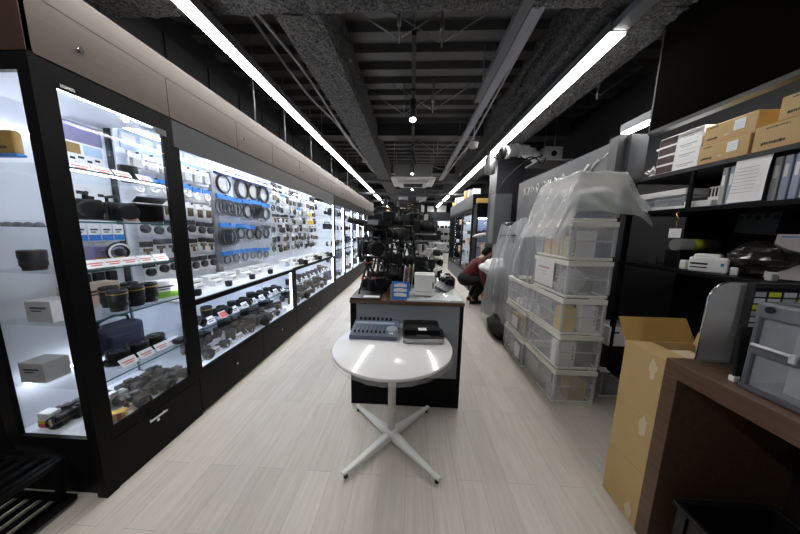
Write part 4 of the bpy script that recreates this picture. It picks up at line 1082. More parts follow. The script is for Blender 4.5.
def mk_gimbal():
    t = thing('camera_gimbal', '', 'gimbal')
    m = MB(); m.cyl((0, 0, .02), (0, 0, .17), .019, seg=12); m.lathe([(.024, .17), (.028, .18), (.028, .22), (.02, .23)], seg=14); m.build('grip', BLKM, t)
    for k in range(3):
        a = R(30+120*k); m = MB(); m.cyl((0, 0, .03), (.10*math.cos(a), .10*math.sin(a), .006), .007, seg=8); m.build('leg', BLKM, t)
    m = MB(); m.tube([(0, 0, .225), (.0, .08, .24), (.0, .13, .27), (.0, .135, .33)], .012, seg=8); m.lathe([(.028, 0), (.028, .04)], (0, .115, .345), axis='Y', seg=14); m.build('pan_arm', LGREY, t)
    m = MB(); m.tube([(0, .12, .345), (-.10, .11, .345), (-.11, .02, .345)], .011, seg=8); m.lathe([(.026, 0), (.026, .035)], (-.11, .0, .345), axis='X', seg=14); m.build('roll_arm', LGREY, t)
    m = MB(); m.box((-.03, .0, .32), (.12, .07, .010), bev=.002); m.box((-.02, .0, .37), (.12, .055, .085), bev=.008, seg=2); m.build('mounted_body', LGREY, t)
    m = MB(); m.lathe([(.034, 0), (.036, .07), (.03, .075)], (-.02, -.03, .365), axis='Y', seg=16); m.build('lens_barrel', BLKM, t)
    return t
def mk_monitor():
    t = thing('field_monitor', '', 'monitor')
    m = MB(); m.cyl((0, 0, .01), (0, 0, .10), .008, seg=8); m.lathe([(.04, 0), (.04, .008), (.01, .012)], seg=16); m.build('stand', BLKM, t)
    m = MB(); m.box((0, 0, .165), (.20, .025, .13), bev=.006, rot=(-12, 0, 0)); m.build('bezel', BLKM, t)
    m = MB(); m.box((0, -.0135, .162), (.18, .002, .11), rot=(-12, 0, 0)); m.build('screen', SMOKE, t)
    return t
def mk_shotgun():
    t = thing('shotgun_microphone', '', 'microphone')
    m = MB(); m.cyl((0, .12, .0), (0, -.02, .035), .010, seg=10); m.cyl((0, -.02, .035), (0, -.26, .095), .030, seg=14); m.build('foam_windshield', RUB, t)
    m = MB(); m.cyl((0, -.245, .0912), (0, -.262, .0955), .031, seg=14); m.build('end_band', LGREY, t)
    m = MB(); m.cyl((0, .06, 0), (0, .06, -.30), .008, seg=8); m.lathe([(.05, -.31), (.05, -.30), (.012, -.295)], (0, .06, 0), seg=14); m.build('stand', BLKM, t)
    return t
def mk_slab_device(mt=WHITE):
    def f():
        t = thing('switcher_console', '', 'console')
        m = MB(); m.prism([(-.08, 0), (.08, 0), (.08, .04), (-.08, .016)], -.14, .14, 'X'); m.build('body', mt, t)
        a = math.atan2(.024, .16)
        m = MB()
        for r in range(4):
            for k in range(8):
                y = -.06+.034*r; m.box((-.115+.033*k, y, .0285+.15*y), (.011, .010, .006), rot=(math.degrees(a), 0, 0))
        m.build('button_rows', [GREY], t)
        return t
    return f
D = DH+.0005
def G(key, make, x, y, z, rz, label, sc=1.0, tilt=None): return place(key, make, (x, y, z), rz, label, None, sc, tilt)
def mk_cage():
    t = thing('camera_rig', '', 'camera')
    m = MB(); m.box((0, .0, .075), (.10, .11, .10), bev=.006); m.build('body', GUN, t)
    m = MB()
    for sx in (-.062, .062):
        for sy in (-.065, .065): m.cyl((sx, sy, .0), (sx, sy, .15), .006, seg=6)
        m.cyl((sx, -.09, .15), (sx, .09, .15), .007, seg=6); m.cyl((sx, -.16, .0), (sx, .12, .0), .007, seg=6)
    m.cyl((-.062, -.065, .15), (.062, -.065, .15), .006, seg=6); m.cyl((-.062, .065, .15), (.062, .065, .15), .006, seg=6); m.bb(-.065, .065, -.06, .06, -.004, .008); m.build('cage', BLKM, t)
    m = MB(); m.lathe([(.036, 0), (.038, .01), (.038, .045), (.046, .05), (.046, .085), (.04, .09), (.04, .11), (.05, .115), (.05, .135), (.04, .125)], (0, -.055, .075), axis='Y', seg=18); m.build('lens_barrel', RUB, t)
    for s in (-1, 1):
        m = MB(); m.tube([(s*.065, -.10, .01), (s*.10, -.13, -.01), (s*.12, -.16, .03), (s*.125, -.17, .11)], .012, seg=8); m.build('side_handle', RUB, t)
    m = MB(); m.box((0, .12, .06), (.07, .05, .09), bev=.005); m.build('battery', BLKM, t)
    m = MB(); m.cyl((0, .0, .12), (0, .03, .20), .006, seg=6); m.build('monitor_arm', BLKM, t)
    m = MB(); m.box((.01, .03, .225), (.09, .02, .06), bev=.004, rot=(0, 0, 20)); m.build('small_monitor', CHAR, t)
    return t
def mk_pouch():
    t = thing('equipment_pouch', '', 'pouch')
    m = MB(); m.box((0, 0, .06), (.17, .12, .12), bev=.02, seg=3); m.build('body', RUB, t)
    m = MB(); m.box((0, -.062, .075), (.15, .006, .06), bev=.004); m.build('flap', BLKM, t)
    m = MB(); m.tube([(-.07, 0, .115), (-.05, 0, .15), (.05, 0, .15), (.07, 0, .115)], .007); m.build('strap', BLKM, t)
    return t
def rig(n, cam, mkc, x, y, zb, ht, base_h, rz, sc, tl, cl, red=False):
    key = 'trip_r' if red else 'trip_b'
    s = ht/(.34 if red else .46)
    G(key, mk_tripod(.34, .105, True) if red else mk_tripod(.46, .12), x, y, zb, base_h, tl, s)
    G(cam, mkc, x, y, zb+ht+.004*sc, rz, cl, sc)
# tripods with cameras, front to back
rig(0, 'cage', mk_cage, -.365, 2.06, D+.014, .30, 15, 30, 1.1, 'black tripod with a red collar, nearest on the left counter end', 'black caged camera rig on the nearest tripod, left counter end', True)
rig(1, 'cine1', mk_cinecam(1), -.33, 2.45, D, .40, 60, 10, 1.15, 'black tripod second along the left edge of the counter', 'black cinema camera on the second left edge tripod')
rig(2, 'cage', None, -.22, 2.28, D, .22, 10, 35, 1.0, 'short black tripod just behind the orange pack on the counter', 'black caged camera rig low behind the orange pack')
rig(3, 'cine0', mk_cinecam(0), -.32, 2.80, D, .56, 33, 110, 1.2, 'tall black tripod third along the left edge of the counter', 'black cinema camera with lit monitor high on the third left edge tripod')
rig(4, 'cage', None, -.10, 2.62, D, .42, 5, -40, 1.15, 'black tripod behind the leaflets left of the counter middle', 'black caged camera rig behind the leaflets at eye height')
rig(5, 'cine2', mk_cinecam(2), .04, 2.95, D, .50, 75, 70, 1.25, 'black tripod in the middle of the counter', 'black cinema camera without matte box in the middle of the counter')
rig(6, 'cage', None, .10, 2.48, D+.031, .13, 50, -120, 1.0, 'very short black tripod behind the white carton', 'black caged camera rig directly behind the white carton')
rig(7, 'cine1', None, -.34, 3.25, D, .50, 0, 20, 1.25, 'black tripod fourth along the left edge of the counter', 'black cinema camera on the fourth left edge tripod')
rig(8, 'cage', None, -.12, 3.30, D, .62, 20, 15, 1.3, 'tall black tripod in the rear left of the counter', 'black caged camera rig high in the rear left of the counter')
rig(9, 'cine2', None, .20, 3.45, D, .40, 40, -70, 1.3, 'black tripod in the rear right of the counter', 'black cinema camera without matte box in the rear right of the counter')
rig(10, 'cage', None, .02, 3.85, D, .70, 65, 160, 1.4, 'very tall black tripod in the rear middle of the counter', 'black caged camera rig topmost in the rear middle of the counter')
rig(11, 'cine1', None, -.32, 4.0, D, .62, 10, 80, 1.4, 'far black tripod on the left rear of the counter', 'black cinema camera facing right on the left rear of the counter')
rig(12, 'cage', None, .27, 4.2, D, .42, 10, -30, 1.4, 'far black tripod on the right rear of the counter', 'black caged camera rig on the right rear of the counter')
rig(13, 'cine2', None, -.10, 4.75, D, .75, 30, 95, 1.5, 'last black tripod at the far end of the counter', 'last black cinema camera at the far end of the counter')
G('moni', mk_monitor, -.355, 2.26, D+.52, -12, 'small pale field monitor high on a pole at the left of the rigs', .55)
G('moni', None, .24, 2.86, D+.031, -35, 'black framed field monitor tilted on the right half of the counter', 1.3)
G('moni', None, .12, 3.65, D, 10, 'black field monitor behind the middle rigs', 1.5)
G('gimb', mk_gimbal, .21, 2.42, D+.031, 60, 'grey armed camera gimbal right behind the white carton', .85)
G('gimb', None, .31, 2.66, D+.031, 130, 'second grey armed gimbal on the right counter edge', .95)
G('gimb', None, .10, 2.72, D+.031, 200, 'third grey armed gimbal beside the tilted monitor', .9)
G('gimb', None, .33, 3.15, D, 20, 'fourth grey armed gimbal farther back on the right edge', 1.0)
G('slab', mk_slab_device(), .24, 2.56, D+.16, 60, 'pale grey switcher console tilted on top of the gimbals, right side', .85, 16)
G('slab', None, .34, 2.98, D+.04, 75, 'pale grey switcher console farther back on the right edge', .9, 14)
G('slab_d', mk_slab_device(SMOKE), .305, 2.22, D+.034, 62, 'dark grey switcher console beside the white carton, right side', .85, 12)
for i, (x, y, zz, r) in enumerate(((-.30, 2.17, 0, 20), (-.16, 2.44, 0, -30), (-.28, 2.62, 0, 80), (-.05, 2.80, 0, 10), (.15, 3.1, 0, 50), (-.30, 3.05, 0, 0), (-.10, 3.1, 0, 60), (.0, 3.5, 0, 0), (-.3, 3.6, 0, 30))):
    G('pouch', mk_pouch, x, y, D+zz, r, 'black equipment pouch between the rigs on the counter, %s toward the back' % ORD[i], 1.0)
for i, (x, y) in enumerate(((-.42, 2.25), (-.08, 2.38), (-.42, 2.62), (.08, 3.28), (-.2, 2.95), (.3, 3.62))):
    G('lens_big', None, x, y, D, 0, 'black lens standing between tripods on the counter, %s toward the back' % ORD[i], 1.0)
for i, (x, y) in enumerate(((-.26, 2.36), (.06, 2.34), (-.20, 2.76), (-.43, 2.42), (.18, 2.68), (.38, 2.5), (.36, 2.34))):
    G('cam_b', None, x, y, D+(.031 if x > -.02 else 0), (i*70) % 360-60, 'black camera lying between the rigs on the counter, %s toward the back' % ORD[i], .9)
G('gimb', None, .36, 2.92, D, 80, 'fifth grey armed gimbal by the right edge behind the consoles', .9)
G('slab', None, .20, 2.74, D+.26, 20, 'pale grey switcher console resting high among the right side gimbals', 1.0, 20)
G('slab', None, .36, 2.45, D+.08, 75, 'pale grey switcher console at the right edge above the camera', .7, 20)
def mk_boom(h):
    def f():
        t = mk_shotgun()
        k = [o for o in COL.objects if o.parent == t and o.name.startswith('stand')][-1]
        m = MB(); m.cyl((0, .06, 0), (0, .06, -h), .008, seg=8); m.lathe([(.05, -h), (.05, -h+.01), (.012, -h+.015)], (0, .06, 0), seg=14)
        k.data = m.build('tmp', BLKM).data
        return t
    return f
G('boom', mk_boom(.56), -.40, 2.52, D+.56, -84, 'black microphone pointing left over the aisle above the rigs', 1.0)
bpy.data.objects.remove(bpy.data.objects['tmp'])
def cable(label, P, r=.006, mt=RUB, name='black_cable'):
    conduit(label, P, r, mt, name, 'cable')
cable('black cable looping from the nearest camera rig to the counter', [(-.30, 2.1, 1.38), (-.22, 2.05, 1.30), (-.20, 2.1, 1.1), (-.26, 2.12, .98), (-.25, 2.14, .915)])
cable('black cable hanging between the middle rigs', [(-.3, 2.5, 1.5), (-.15, 2.45, 1.32), (0, 2.6, 1.4), (.03, 2.6, 1.2), (.05, 2.42, .95)])
cable('black cable sagging over the right rigs', [(.16, 2.45, 1.2), (.2, 2.6, 1.12), (.26, 2.8, 1.2), (.3, 2.9, 1.0), (.32, 2.95, .95)])
t = thing('light_panel', 'tan topped box and black light panel high on the far middle rigs', 'light', (-.13, 4.3, D+.0), 0)
m = MB(); m.cyl((0, 0, .01), (0, 0, .62), .012); m.lathe([(.10, 0), (.10, .01), (.02, .02)], seg=16); m.build('stand', BLKM, t)
m = MB(); m.box((0, 0, .70), (.20, .06, .18), bev=.01); m.build('panel', BLKM, t)
m = MB(); m.box((0, 0, .82), (.17, .09, .06), bev=.004); m.build('tan_top', CARD, t)
# ------------------------------------------------------------------ folding crates
def mk_crate(w=.355, d=.53, h=.305, shell=CRATE, rimm=CREAM):
    def f():
        t = thing('folding_crate', '', 'crate')
        m = MB(); e = .004; zz0, zz1 = .02, h-.038
        for s in (-1, 1):
            m.box((0, s*(d/2-.012), (zz0+zz1)/2), (w-.03, e, zz1-zz0)); m.box((s*(w/2-.012), 0, (zz0+zz1)/2), (e, d-.03, zz1-zz0))
        m.bb(-w/2+.012, w/2-.012, -d/2+.012, d/2-.012, .012, .016)
        m.build('walls', shell, t)
        m = MB()
        for s in (-1, 1):
            m.box((0, s*(d/2-.008), h*.5), (w-.03, .006, .010)); m.box((s*(w/2-.008), 0, h*.5), (.006, d-.03, .010))
            for q in (-1, 1): m.box((s*(w/2-.012), q*(d/2-.012), h*.5), (.022, .022, h-.06), bev=.004)
            for k in (-.3, .3): m.box((s*(w/2-.008), k*d, h*.5), (.006, .008, h-.06))
        m.build('ribs', CRIB if shell is CRATE else shell, t)
        m = MB()
        for s in (-1, 1):
            m.box((0, s*(d/2-.010), h-.022), (w, .020, .040), bev=.003); m.box((s*(w/2-.010), 0, h-.022), (.020, d-.04, .040), bev=.003)
            m.box((0, s*(d/2-.001), h-.026), (w*.42, .004, .010))
        m.build('rim', rimm, t)
        m = MB()
        for s in (-1, 1):
            m.box((0, s*(d/2-.014), .011), (w-.02, .016, .020), bev=.003); m.box((s*(w/2-.014), 0, .011), (.016, d-.05, .020), bev=.003)
        m.build('base_frame', rimm, t)
        return t
    return f
CXc, CYc = 1.423, 2.247
hh = [0, .312, .624, .936, 1.246, 1.553]
nm = ['lowest', 'second from the floor', 'third from the floor', 'fourth from the floor', 'fifth from the floor', 'topmost']
for i, z in enumerate(hh):
    dx, dy = [(0, 0), (.004, .005), (-.003, 0), (.003, .004), (-.004, -.004), (-.008, .006)][i]
    place('crate', mk_crate(), (CXc+dx, CYc+dy, z), [0, .6, -.5, .4, -.8, 1.0][i], 'clear folding crate with cream rims, %s in the tall front stack' % nm[i])
for i in range(3):
    place('crate', None, (1.40, 2.80, .312*i), 0, 'clear folding crate in the low stack behind the tall one, %s' % ['on the floor', 'in the middle', 'on top'][i])
# contents
def simple(name, label, cat, recs, loc, rz=0):
    t = thing(name, label, cat, loc, rz)
    for nm_, mt, boxes in recs:
        m = MB()
        for b in boxes: m.box(b[0], b[1], 0, b[2] if len(b) > 2 else None, b[3] if len(b) > 3 else 0)
        m.build(nm_, mt, t)
    return t
def carton(w, d, h, mt, label, loc, rz=0, prt='v', name='carton_box'):
    recs = [('carton', mt, [((0, 0, h/2), (w, d, h), None, .002)])]
    if prt == 'v': recs.append(('print', INK, [((w*.36, -d/2-.0006, h*(.3+.13*k)), (w*.07, .001, h*(.09 if k % 2 else .06))) for k in range(5)]))
    if prt == 'h': recs.append(('print', INK, [((-w*.1, -d/2-.0006, h*.72), (w*.5, .001, h*.10))]))
    return simple(name, label, 'box', recs, loc, rz)
zb = .017
carton(.15, .11, .16, CARD, 'brown carton inside the lowest crate of the tall stack', (1.47, 2.07, hh[0]+zb), 4, None)
carton(.14, .20, .20, LGREY, 'grey box in the left part of the lowest crate of the tall stack', (1.32, 2.36, hh[0]+zb), 0, None)
carton(.16, .08, .22, PAPER, 'white box with upright black print in the second crate, tall stack', (1.335, 2.055, hh[1]+zb), -3, 'v')
carton(.10, .14, .20, SMOKE, 'dark box at the right in the second crate of the tall stack', (1.53, 2.12, hh[1]+zb), 0, None)
carton(.12, .09, .20, YEL, 'bright yellow box in the third crate of the tall stack', (1.325, 2.065, hh[2]+zb), 0, None)
carton(.135, .07, .22, PAPER, 'white box with upright black print in the third crate, tall stack', (1.485, 2.05, hh[2]+zb), 3, 'v')
carton(.20, .20, .18, LGREY, 'grey box at the back of the third crate of the tall stack', (1.42, 2.36, hh[2]+zb), 0, None)
t = thing('plastic_bag', 'crumpled round translucent bag in the fourth crate of the tall stack', 'bag', (1.38, 2.13, hh[3]+zb))
m = MB()
def bagf(u, v):
    a = 2*math.pi*u; b = math.pi*v; n = 1+.16*noise.noise(Vector((math.cos(a)*2*math.sin(b), math.sin(a)*2*math.sin(b), b*2)))
    return (.11*n*math.sin(b)*math.cos(a), .09*n*math.sin(b)*math.sin(a), .105-.105*math.cos(b))
m.grid(bagf, 28, 16); m.build('bag_skin', FILM, t)
m = MB(); m.tube([(0, -.02, .19), (.02, 0, .225), (.04, .01, .20)], .006); m.build('twisted_neck', FILM, t)
carton(.12, .2, .12, SMOKE, 'dark box at the right inside the fourth crate of the tall stack', (1.52, 2.25, hh[3]+zb), 0, None)
for i in range(3):
    carton(.028, .10, .17, mat('pale yellow card', (.72, .60, .34), .7), 'pale yellow slip box at the left of the fifth crate, %s from left' % ORD[i], (1.27, 2.08+.12*i, hh[4]+zb), 0, None)
carton(.15, .012, .21, PAPER, 'white sheet standing in the fifth crate of the tall stack', (1.39, 2.02, hh[4]+zb+.004), 2, None, 'paper_sheet')
for i in range(4):
    carton(.035, .20, .12, mat('dark blue folder', (.04, .06, .10), .5), 'dark blue folder at the right of the fifth crate, %s from left' % ORD[i], (1.455+.040*i, 2.12, hh[4]+zb), 0, None, 'folder')
for i in range(5):
    carton(.034, .24, .20, MATS['dark blue folder'], 'dark blue binder in the topmost crate, %s from left' % ORD[i], (1.395+.037*i, 2.15, hh[5]+zb), 0, None, 'binder')
for i, (x, z_) in enumerate(((1.405, .13), (1.52, .12))):
    m = MB(); m.box((x, 2.028, hh[5]+z_+.01), (.032, .002, .10), rot=(0, 14, 0)); tag(m.build('green_label', GREEN), 'lime green label on a binder in the topmost crate, %s one' % ['left', 'right'][i], 'label')
carton(.06, .3, .16, LGREY, 'grey box at the left inside the topmost crate', (1.30, 2.26, hh[5]+zb), 0, None)
# paper notice hung on crate 4 (left face)
t = thing('paper_notice', 'white paper notice with red print taped to the left side of the tall crate stack', 'notice', (1.241, 2.31, .985), -90)
m = MB(); m.box((0, 0, .115), (.31, .002, .235)); m.build('sheet', PAPER, t)
m = MB()
for k in range(9): m.box((-.09+.021*k, -.0016, .160), (.015, .001, .018))
m.build('red_print', mat('faded red print', (.55, .30, .32), .7), t)
m = MB(); m.box((-.01, -.0016, .125), (.12, .001, .006)); m.box((.02, -.0016, .10), (.08, .001, .005)); m.build('small_print', LGREY, t)
for i in range(2):
    carton(.20, .25, .18, [CARD, LGREY][i], '%s box inside the low crate stack, %s crate' % (['brown', 'grey'][i], ['middle', 'lowest'][i]), (1.36, 2.8, .312*(1-i)+zb), 0, None)
m = MB(); m.box((1.222, 2.78, .44), (.002, .14, .13)); tag(m.build('paper_label', PAPER), 'blank white label on the middle crate of the low stack', 'label')
m = MB(); m.box((1.222, 2.66, .14), (.002, .12, .16)); tag(m.build('paper_label', PAPER), 'blank white label on the floor crate of the low stack', 'label')

# ---- plastic sheet over the stack
def sheet_fn(u, v):
    x = .90 + u*.96; y = 1.70 + v*1.25
    X0, X1, Y0_, Y1_ = 1.25, 1.585, 1.985, 2.50
    dx = max(X0-x, 0, x-X1); dy = max(Y0_-y, 0, y-Y1_); d = math.hypot(dx, dy)
    sx = -1 if x < X0 else 1; sy = -1 if y < Y0_ else 1
    ztop = 1.925 + .018*noise.noise(Vector((x*5, y*5, 3))) - .05*max(0, (x-1.45))
    # sheet hangs down, flaring at the corners with folds
    fold = .007*math.sin((x*1.0+y*1.7)*24)*min(1, d*6) + .022*noise.noise(Vector((x*6, y*6, 1)))*min(1, d*5)
    fx = (.66 if y < 2.2 else max(.12, .66-(y-2.2)*3)) if x > X1 else .42; fy = .22
    px = (X0 if x < X0 else X1 if x > X1 else x) + (sx*(dx*fx+fold*.7) if dx > 0 else 0)
    py = (Y0_ if y < Y0_ else Y1_ if y > Y1_ else y) + (sy*(dy*fy+.012+fold) if dy > 0 else 0)
    drop = math.hypot(dx*(.85 if x > X1 else 1.45), dy*1.1) if dx > 0 or dy > 0 else 0
    return (px, py, ztop - drop + .007*noise.noise(Vector((x*12, y*12, 0))))
m = MB(); m.grid(sheet_fn, 70, 80); tag(m.build('plastic_sheet', FILM), 'crumpled translucent plastic sheet draped over the tall crate stack', 'sheet')
# ---- draped merchandise further back
t = thing('covered_rack', 'dark garment-like gear rack standing under the clear plastic drape', 'rack', (1.52, 3.55, 0))
m = MB()
for sx in (-.15, .15):
    for sy in (-.30, .30): m.cyl((sx, sy, 0), (sx, sy, 1.42), .012, seg=8)
m.cyl((-.15, -.30, 1.42), (-.15, .30, 1.42), .012); m.cyl((.15, -.30, 1.42), (.15, .30, 1.42), .012)
m.bb(-.16, .16, -.31, .31, .45, .47); m.bb(-.16, .16, -.31, .31, .90, .92); m.build('frame', CHAR, t)
m = MB(); m.box((.0, .1, 1.12), (.22, .36, .36), bev=.05, seg=2); m.box((.02, -.1, .66), (.2, .3, .34), bev=.04, seg=2); m.build('dark_bundle', SMOKE, t)
def drape(u, v):
    # perimeter curtain around the rack, open at the back, narrowing to the top
    per = u
    if per < .5: q = per/.5; bx, by = 1.30, 4.02-q*.98
    else: q = (per-.5)/.5; bx, by = 1.30+q*.42, 3.04
    top = 1.60-.05*math.sin(u*9); z = top - v*(top-.12-.45*max(0, u-.45)-.05*math.sin(u*9))
    k = .02 + .055*v
    f = noise.noise(Vector((u*26, v*1.2, 0)))*k*1.3 + .05*noise.noise(Vector((u*12, v*2, 2)))*v
    cx, cy = 1.52, 3.55; s = .60+.40*min(1, v*1.8)
    x = cx+(bx-cx)*s; y = cy+(by-cy)*(.75+.25*min(1, v*1.8))
    return (x-(f if per < .5 else 0)-.06*v, y-(f if per >= .5 else 0), z)
m = MB(); m.grid(drape, 120, 34); m.grid(lambda u, v: (1.386+.27*u, 3.17+.70*v, 1.60+.03*noise.noise(Vector((u*4, v*6, 0)))), 12, 16)
tag(m.build('plastic_drape', FILMD), 'long clear plastic drape hanging to near the floor behind the crates', 'sheet')
t = thing('white_bag', 'crumpled white plastic bag on the shelf beside the crouching person', 'bag', (1.53, 4.38, .69))
m = MB()
def wb(u, v):
    a = 2*math.pi*u; b = math.pi*v; n = 1+.30*noise.noise(Vector((math.cos(a)*1.8*math.sin(b), math.sin(a)*1.8*math.sin(b), b*1.7)))+.1*noise.noise(Vector((a*2, b*5, 1)))
    return (.28*n*math.sin(b)*math.cos(a), .22*n*math.sin(b)*math.sin(a), .155-.155*math.cos(b)*n)
m.grid(wb, 36, 20); m.build('bag_skin', BAGW, t)
t = thing('low_bench', 'black low bench under the white bag behind the plastic drape', 'bench', (1.66, 4.40, 0))
m = MB(); m.bb(-.22, .25, -.3, .3, .61, .65); m.build('top', BLK, t)
for sx in (-.19, .22):
    for sy in (-.27, .27):
        m = MB(); m.bb(sx-.018, sx+.018, sy-.018, sy+.018, 0, .61); m.build('leg', BLK, t)
t = thing('black_bag', 'slumped black bag on the floor in front of the plastic drape', 'bag', (1.27, 3.42, 0), 0)
m = MB()
def bb_(u, v):
    a = 2*math.pi*u; b = math.pi*v; n = 1+.25*noise.noise(Vector((math.cos(a)*1.6, math.sin(a)*1.6, b*1.6)))
    return (.12*n*math.sin(b)*math.cos(a), .30*n*math.sin(b)*math.sin(a), max(0, .13-.15*math.cos(b)*n))
m.grid(bb_, 30, 16); m.build('body', RUB, t)
m = MB(); m.tube([(-.02, -.12, .24), (-.04, -.05, .30), (-.04, .06, .30), (-.02, .12, .24)], .010); m.build('handle', BLKM, t)

# ------------------------------------------------------------------ steel shelf on the right
SX, SB = 1.75, 2.25; SY0, SY1 = .05, 2.14
t = thing('steel_shelf', 'black steel shelving along the right wall, loaded with boxes and trays', 'shelf', (0, 0, 0)); SHELF = t
for z, nm_ in ((1.885, 'upper_board'), (1.632, 'middle_board'), (1.235, 'desk_board'), (.30, 'bottom_board')):
    m = MB(); m.bb(SX, SB, SY0, SY1, z-.026, z, bev=.001); m.build(nm_, CHAR if z > 1.8 else BLK, t)
for y in (SY1-.03, 1.12, .08):
    for x in (SX+.015, SB-.015):
        m = MB(); m.bb(x-.014, x+.014, y-.014, y+.014, 0, 1.859 if False else 2.10 if y > 3 else 1.8589); m.build('upright', BLK, t)
m = MB(); m.bb(SB-.004, SB+.002, SY0, SY1, .3, 1.86); m.build('back_panel', BLK, t)
m = MB(); m.bb(SX+.005, SX+.02, 1.68, 1.70, 1.632, 1.86); m.build('divider', BLK, t)
t = thing('hanging_signage', 'large glossy black panel hung above the right steel shelf', 'panel', (0, 0, 0))
m = MB(); m.bb(SX-.02, SX+.02, -.6, 2.005, 2.205, 3.30); m.build('board', BLKG, t)
m = MB(); m.bb(SX-.028, SX+.03, -.6, 2.005, 2.180, 2.204); m.bb(SX-.024, SX+.024, 2.006, 2.016, 2.18, 3.30); m.build('edge_trim', CHAR, t)
# sign board
t = thing('sign_board', 'long grey sign board with faint white lettering high behind the crates', 'sign', (0, 0, 0))
m = MB(); m.bb(1.70, 1.74, 2.24, 4.15, 1.42, 2.235); m.build('board', mat('sign grey', (.075, .078, .084), .35, var=.05), t)
m = MB()
# brushed lettering: illegible strokes, as in the photograph
def stroke(pts, r): m.tube([(1.697, y, z) for y, z in pts], r, seg=5)
yy = 3.95
for k, s in enumerate('abcdefgh'):
    q = yy-.14*k; z0 = 2.06+.0*k
    if k % 4 == 0: stroke([(q, z0-.05), (q+.03, z0+.04), (q-.03, z0+.06), (q-.05, z0-.04)], .008)
    elif k % 4 == 1: stroke([(q+.03, z0+.05), (q-.03, z0+.05), (q-.01, z0-.05), (q+.03, z0-.04)], .008)
    elif k % 4 == 2: stroke([(q+.02, z0-.05), (q+.02, z0+.06), (q-.04, z0), (q+.01, z0-.01)], .008)
    else: stroke([(q+.03, z0+.02), (q, z0+.06), (q-.03, z0+.02), (q, z0-.05), (q+.03, z0+.02)], .008)
stroke([(2.55, 2.03), (2.49, 2.10), (2.44, 2.13)], .012); stroke([(2.66, 1.98), (2.62, 2.08), (2.57, 2.12)], .012); stroke([(2.38, 2.13), (2.32, 2.16)], .010)
m.build('lettering', mat('faded white paint', (.55, .55, .53), .7), t)
m = MB(); m.bb(1.698, 1.83, 2.12, 2.238, 1.90, 2.235); m.bb(1.625, 1.698, 2.15, 2.238, 0, 2.235); m.build('end_post', mat('end post grey', (.05, .052, .056), .45, var=.05), t)
m = MB(); m.bb(1.692, 1.7, 2.238, 2.246, 1.6, 2.235); m.build('edge_line', LGREY, t)
m = MB(); m.box((1.694, 2.86, 1.955), (.004, .22, .10)); m.build('white_tag', PAPER, t)
m = MB(); m.box((1.692, 2.86, 1.998), (.004, .22, .022)); m.build('pink_edge', mat('pink card', (.75, .12, .35), .6), t)
m = MB(); m.bb(1.76, 1.80, 2.24, 4.15, 0, 2.0); m.build('support_wall', BLK, t)

zs = 1.8855
for i in range(4):
    t = thing('picture_box', 'white box with a dark photo end, %s of four on the upper shelf' % ['bottom', 'second lowest', 'third lowest', 'top'][i], 'box', (SX+.11+.002*i, 1.83, zs+.062*i), -90)
    m = MB(); m.box((0, 0, .0305), (.27, .17, .060), bev=.002); m.build('carton', PAPER, t)
    m = MB(); m.box((-.073, -.0857, .031), (.115, .0012, .048)); m.build('photo', mat('dark photo print', (.07, .04, .035), .5, var=.9, vscale=60), t)
    m = MB(); m.box((.06, -.0857, .036), (.10, .0012, .006)); m.box((.05, -.0857, .024), (.06, .0012, .004)); m.build('print', LGREY, t)
# scooter like junk at the far end of upper shelf
t = thing('wire_stand', 'clear plastic tangle and small white stand at the far end of the upper shelf', 'stand', (1.86, 2.05, zs))
m = MB(); m.lathe([(.05, 0), (.055, .004), (.03, .03)], seg=14); m.cyl((0, 0, .02), (.02, .01, .20), .006, seg=6); m.box((.02, .0, .20), (.06, .03, .012), rot=(0, 20, 0)); m.build('stand', LGREY, t)
m = MB(); m.grid(lambda u, v: (-.06+.12*u, -.05+.1*v, .01+.07*abs(noise.noise(Vector((u*3, v*3, 4))))+.03), 12, 12); m.build('crumpled_film', FILM, t)
def cbox(w, h, d, y, z, label, dx=.0, txt=True):
    t = thing('cardboard_box', label, 'box', (SX+.02+d/2+dx, y, z), -90)
    m = MB(); m.box((0, 0, h/2), (w, d, h), bev=.003); m.build('carton', CARD, t)
    m = MB(); m.box((-w*.0, -d/2-.0008, h*.12), (w*.9, .001, h*.03)); m.build('orange_line', ORG, t)
    m = MB()
    # two printed lines, top right of left and lower left, too small to read in the photograph
    x_ = -.42
    for k in range(9):
        q = rng.uniform(.010, .026); m.box((w*(x_+q/2), -d/2-.0008, h*(.29+rng.uniform(-.01, .01))), (w*q, .001, h*rng.uniform(.07, .12))); x_ += q+.006
    x_ = -.40
    for k in range(10):
        q = rng.uniform(.008, .020); m.box((w*(x_+q/2), -d/2-.0008, h*.87), (w*q, .001, h*rng.uniform(.03, .05))); x_ += q+.005
    m.build('print', INK, t)
    m = MB(); m.box((w*.20, -d/2-.0012, h*.62), (w*.20, .0015, h*.50)); l = m.build('shipping_label', PAPER, t)
    m = MB(); m.box((w*.20, -d/2-.0022, h*.68), (w*.15, .001, h*.02)); m.box((w*.20, -d/2-.0022, h*.56), (w*.15, .001, h*.02)); m.box((w*.20, -d/2-.0022, h*.44), (w*.10, .001, h*.02)); m.build('label_lines', SKYB, l)
    m = MB(); m.box((-w*.02, -d/2-.0010, h*.30), (w*.10, .001, h*.05)); m.build('white_scuff', SCUFF, t)
    return t
cbox(.235, .110, .30, 1.575, zs, 'lower cardboard box in the left pair on the upper shelf')
cbox(.235, .110, .30, 1.565, zs+.1105, 'upper cardboard box in the left pair on the upper shelf', .004)
cbox(.42, .125, .30, 1.235, zs, 'wide low cardboard box at the right of the upper shelf')
cbox(.36, .110, .30, 1.190, zs+.1255, 'cardboard box stacked on the wide one, top right corner')
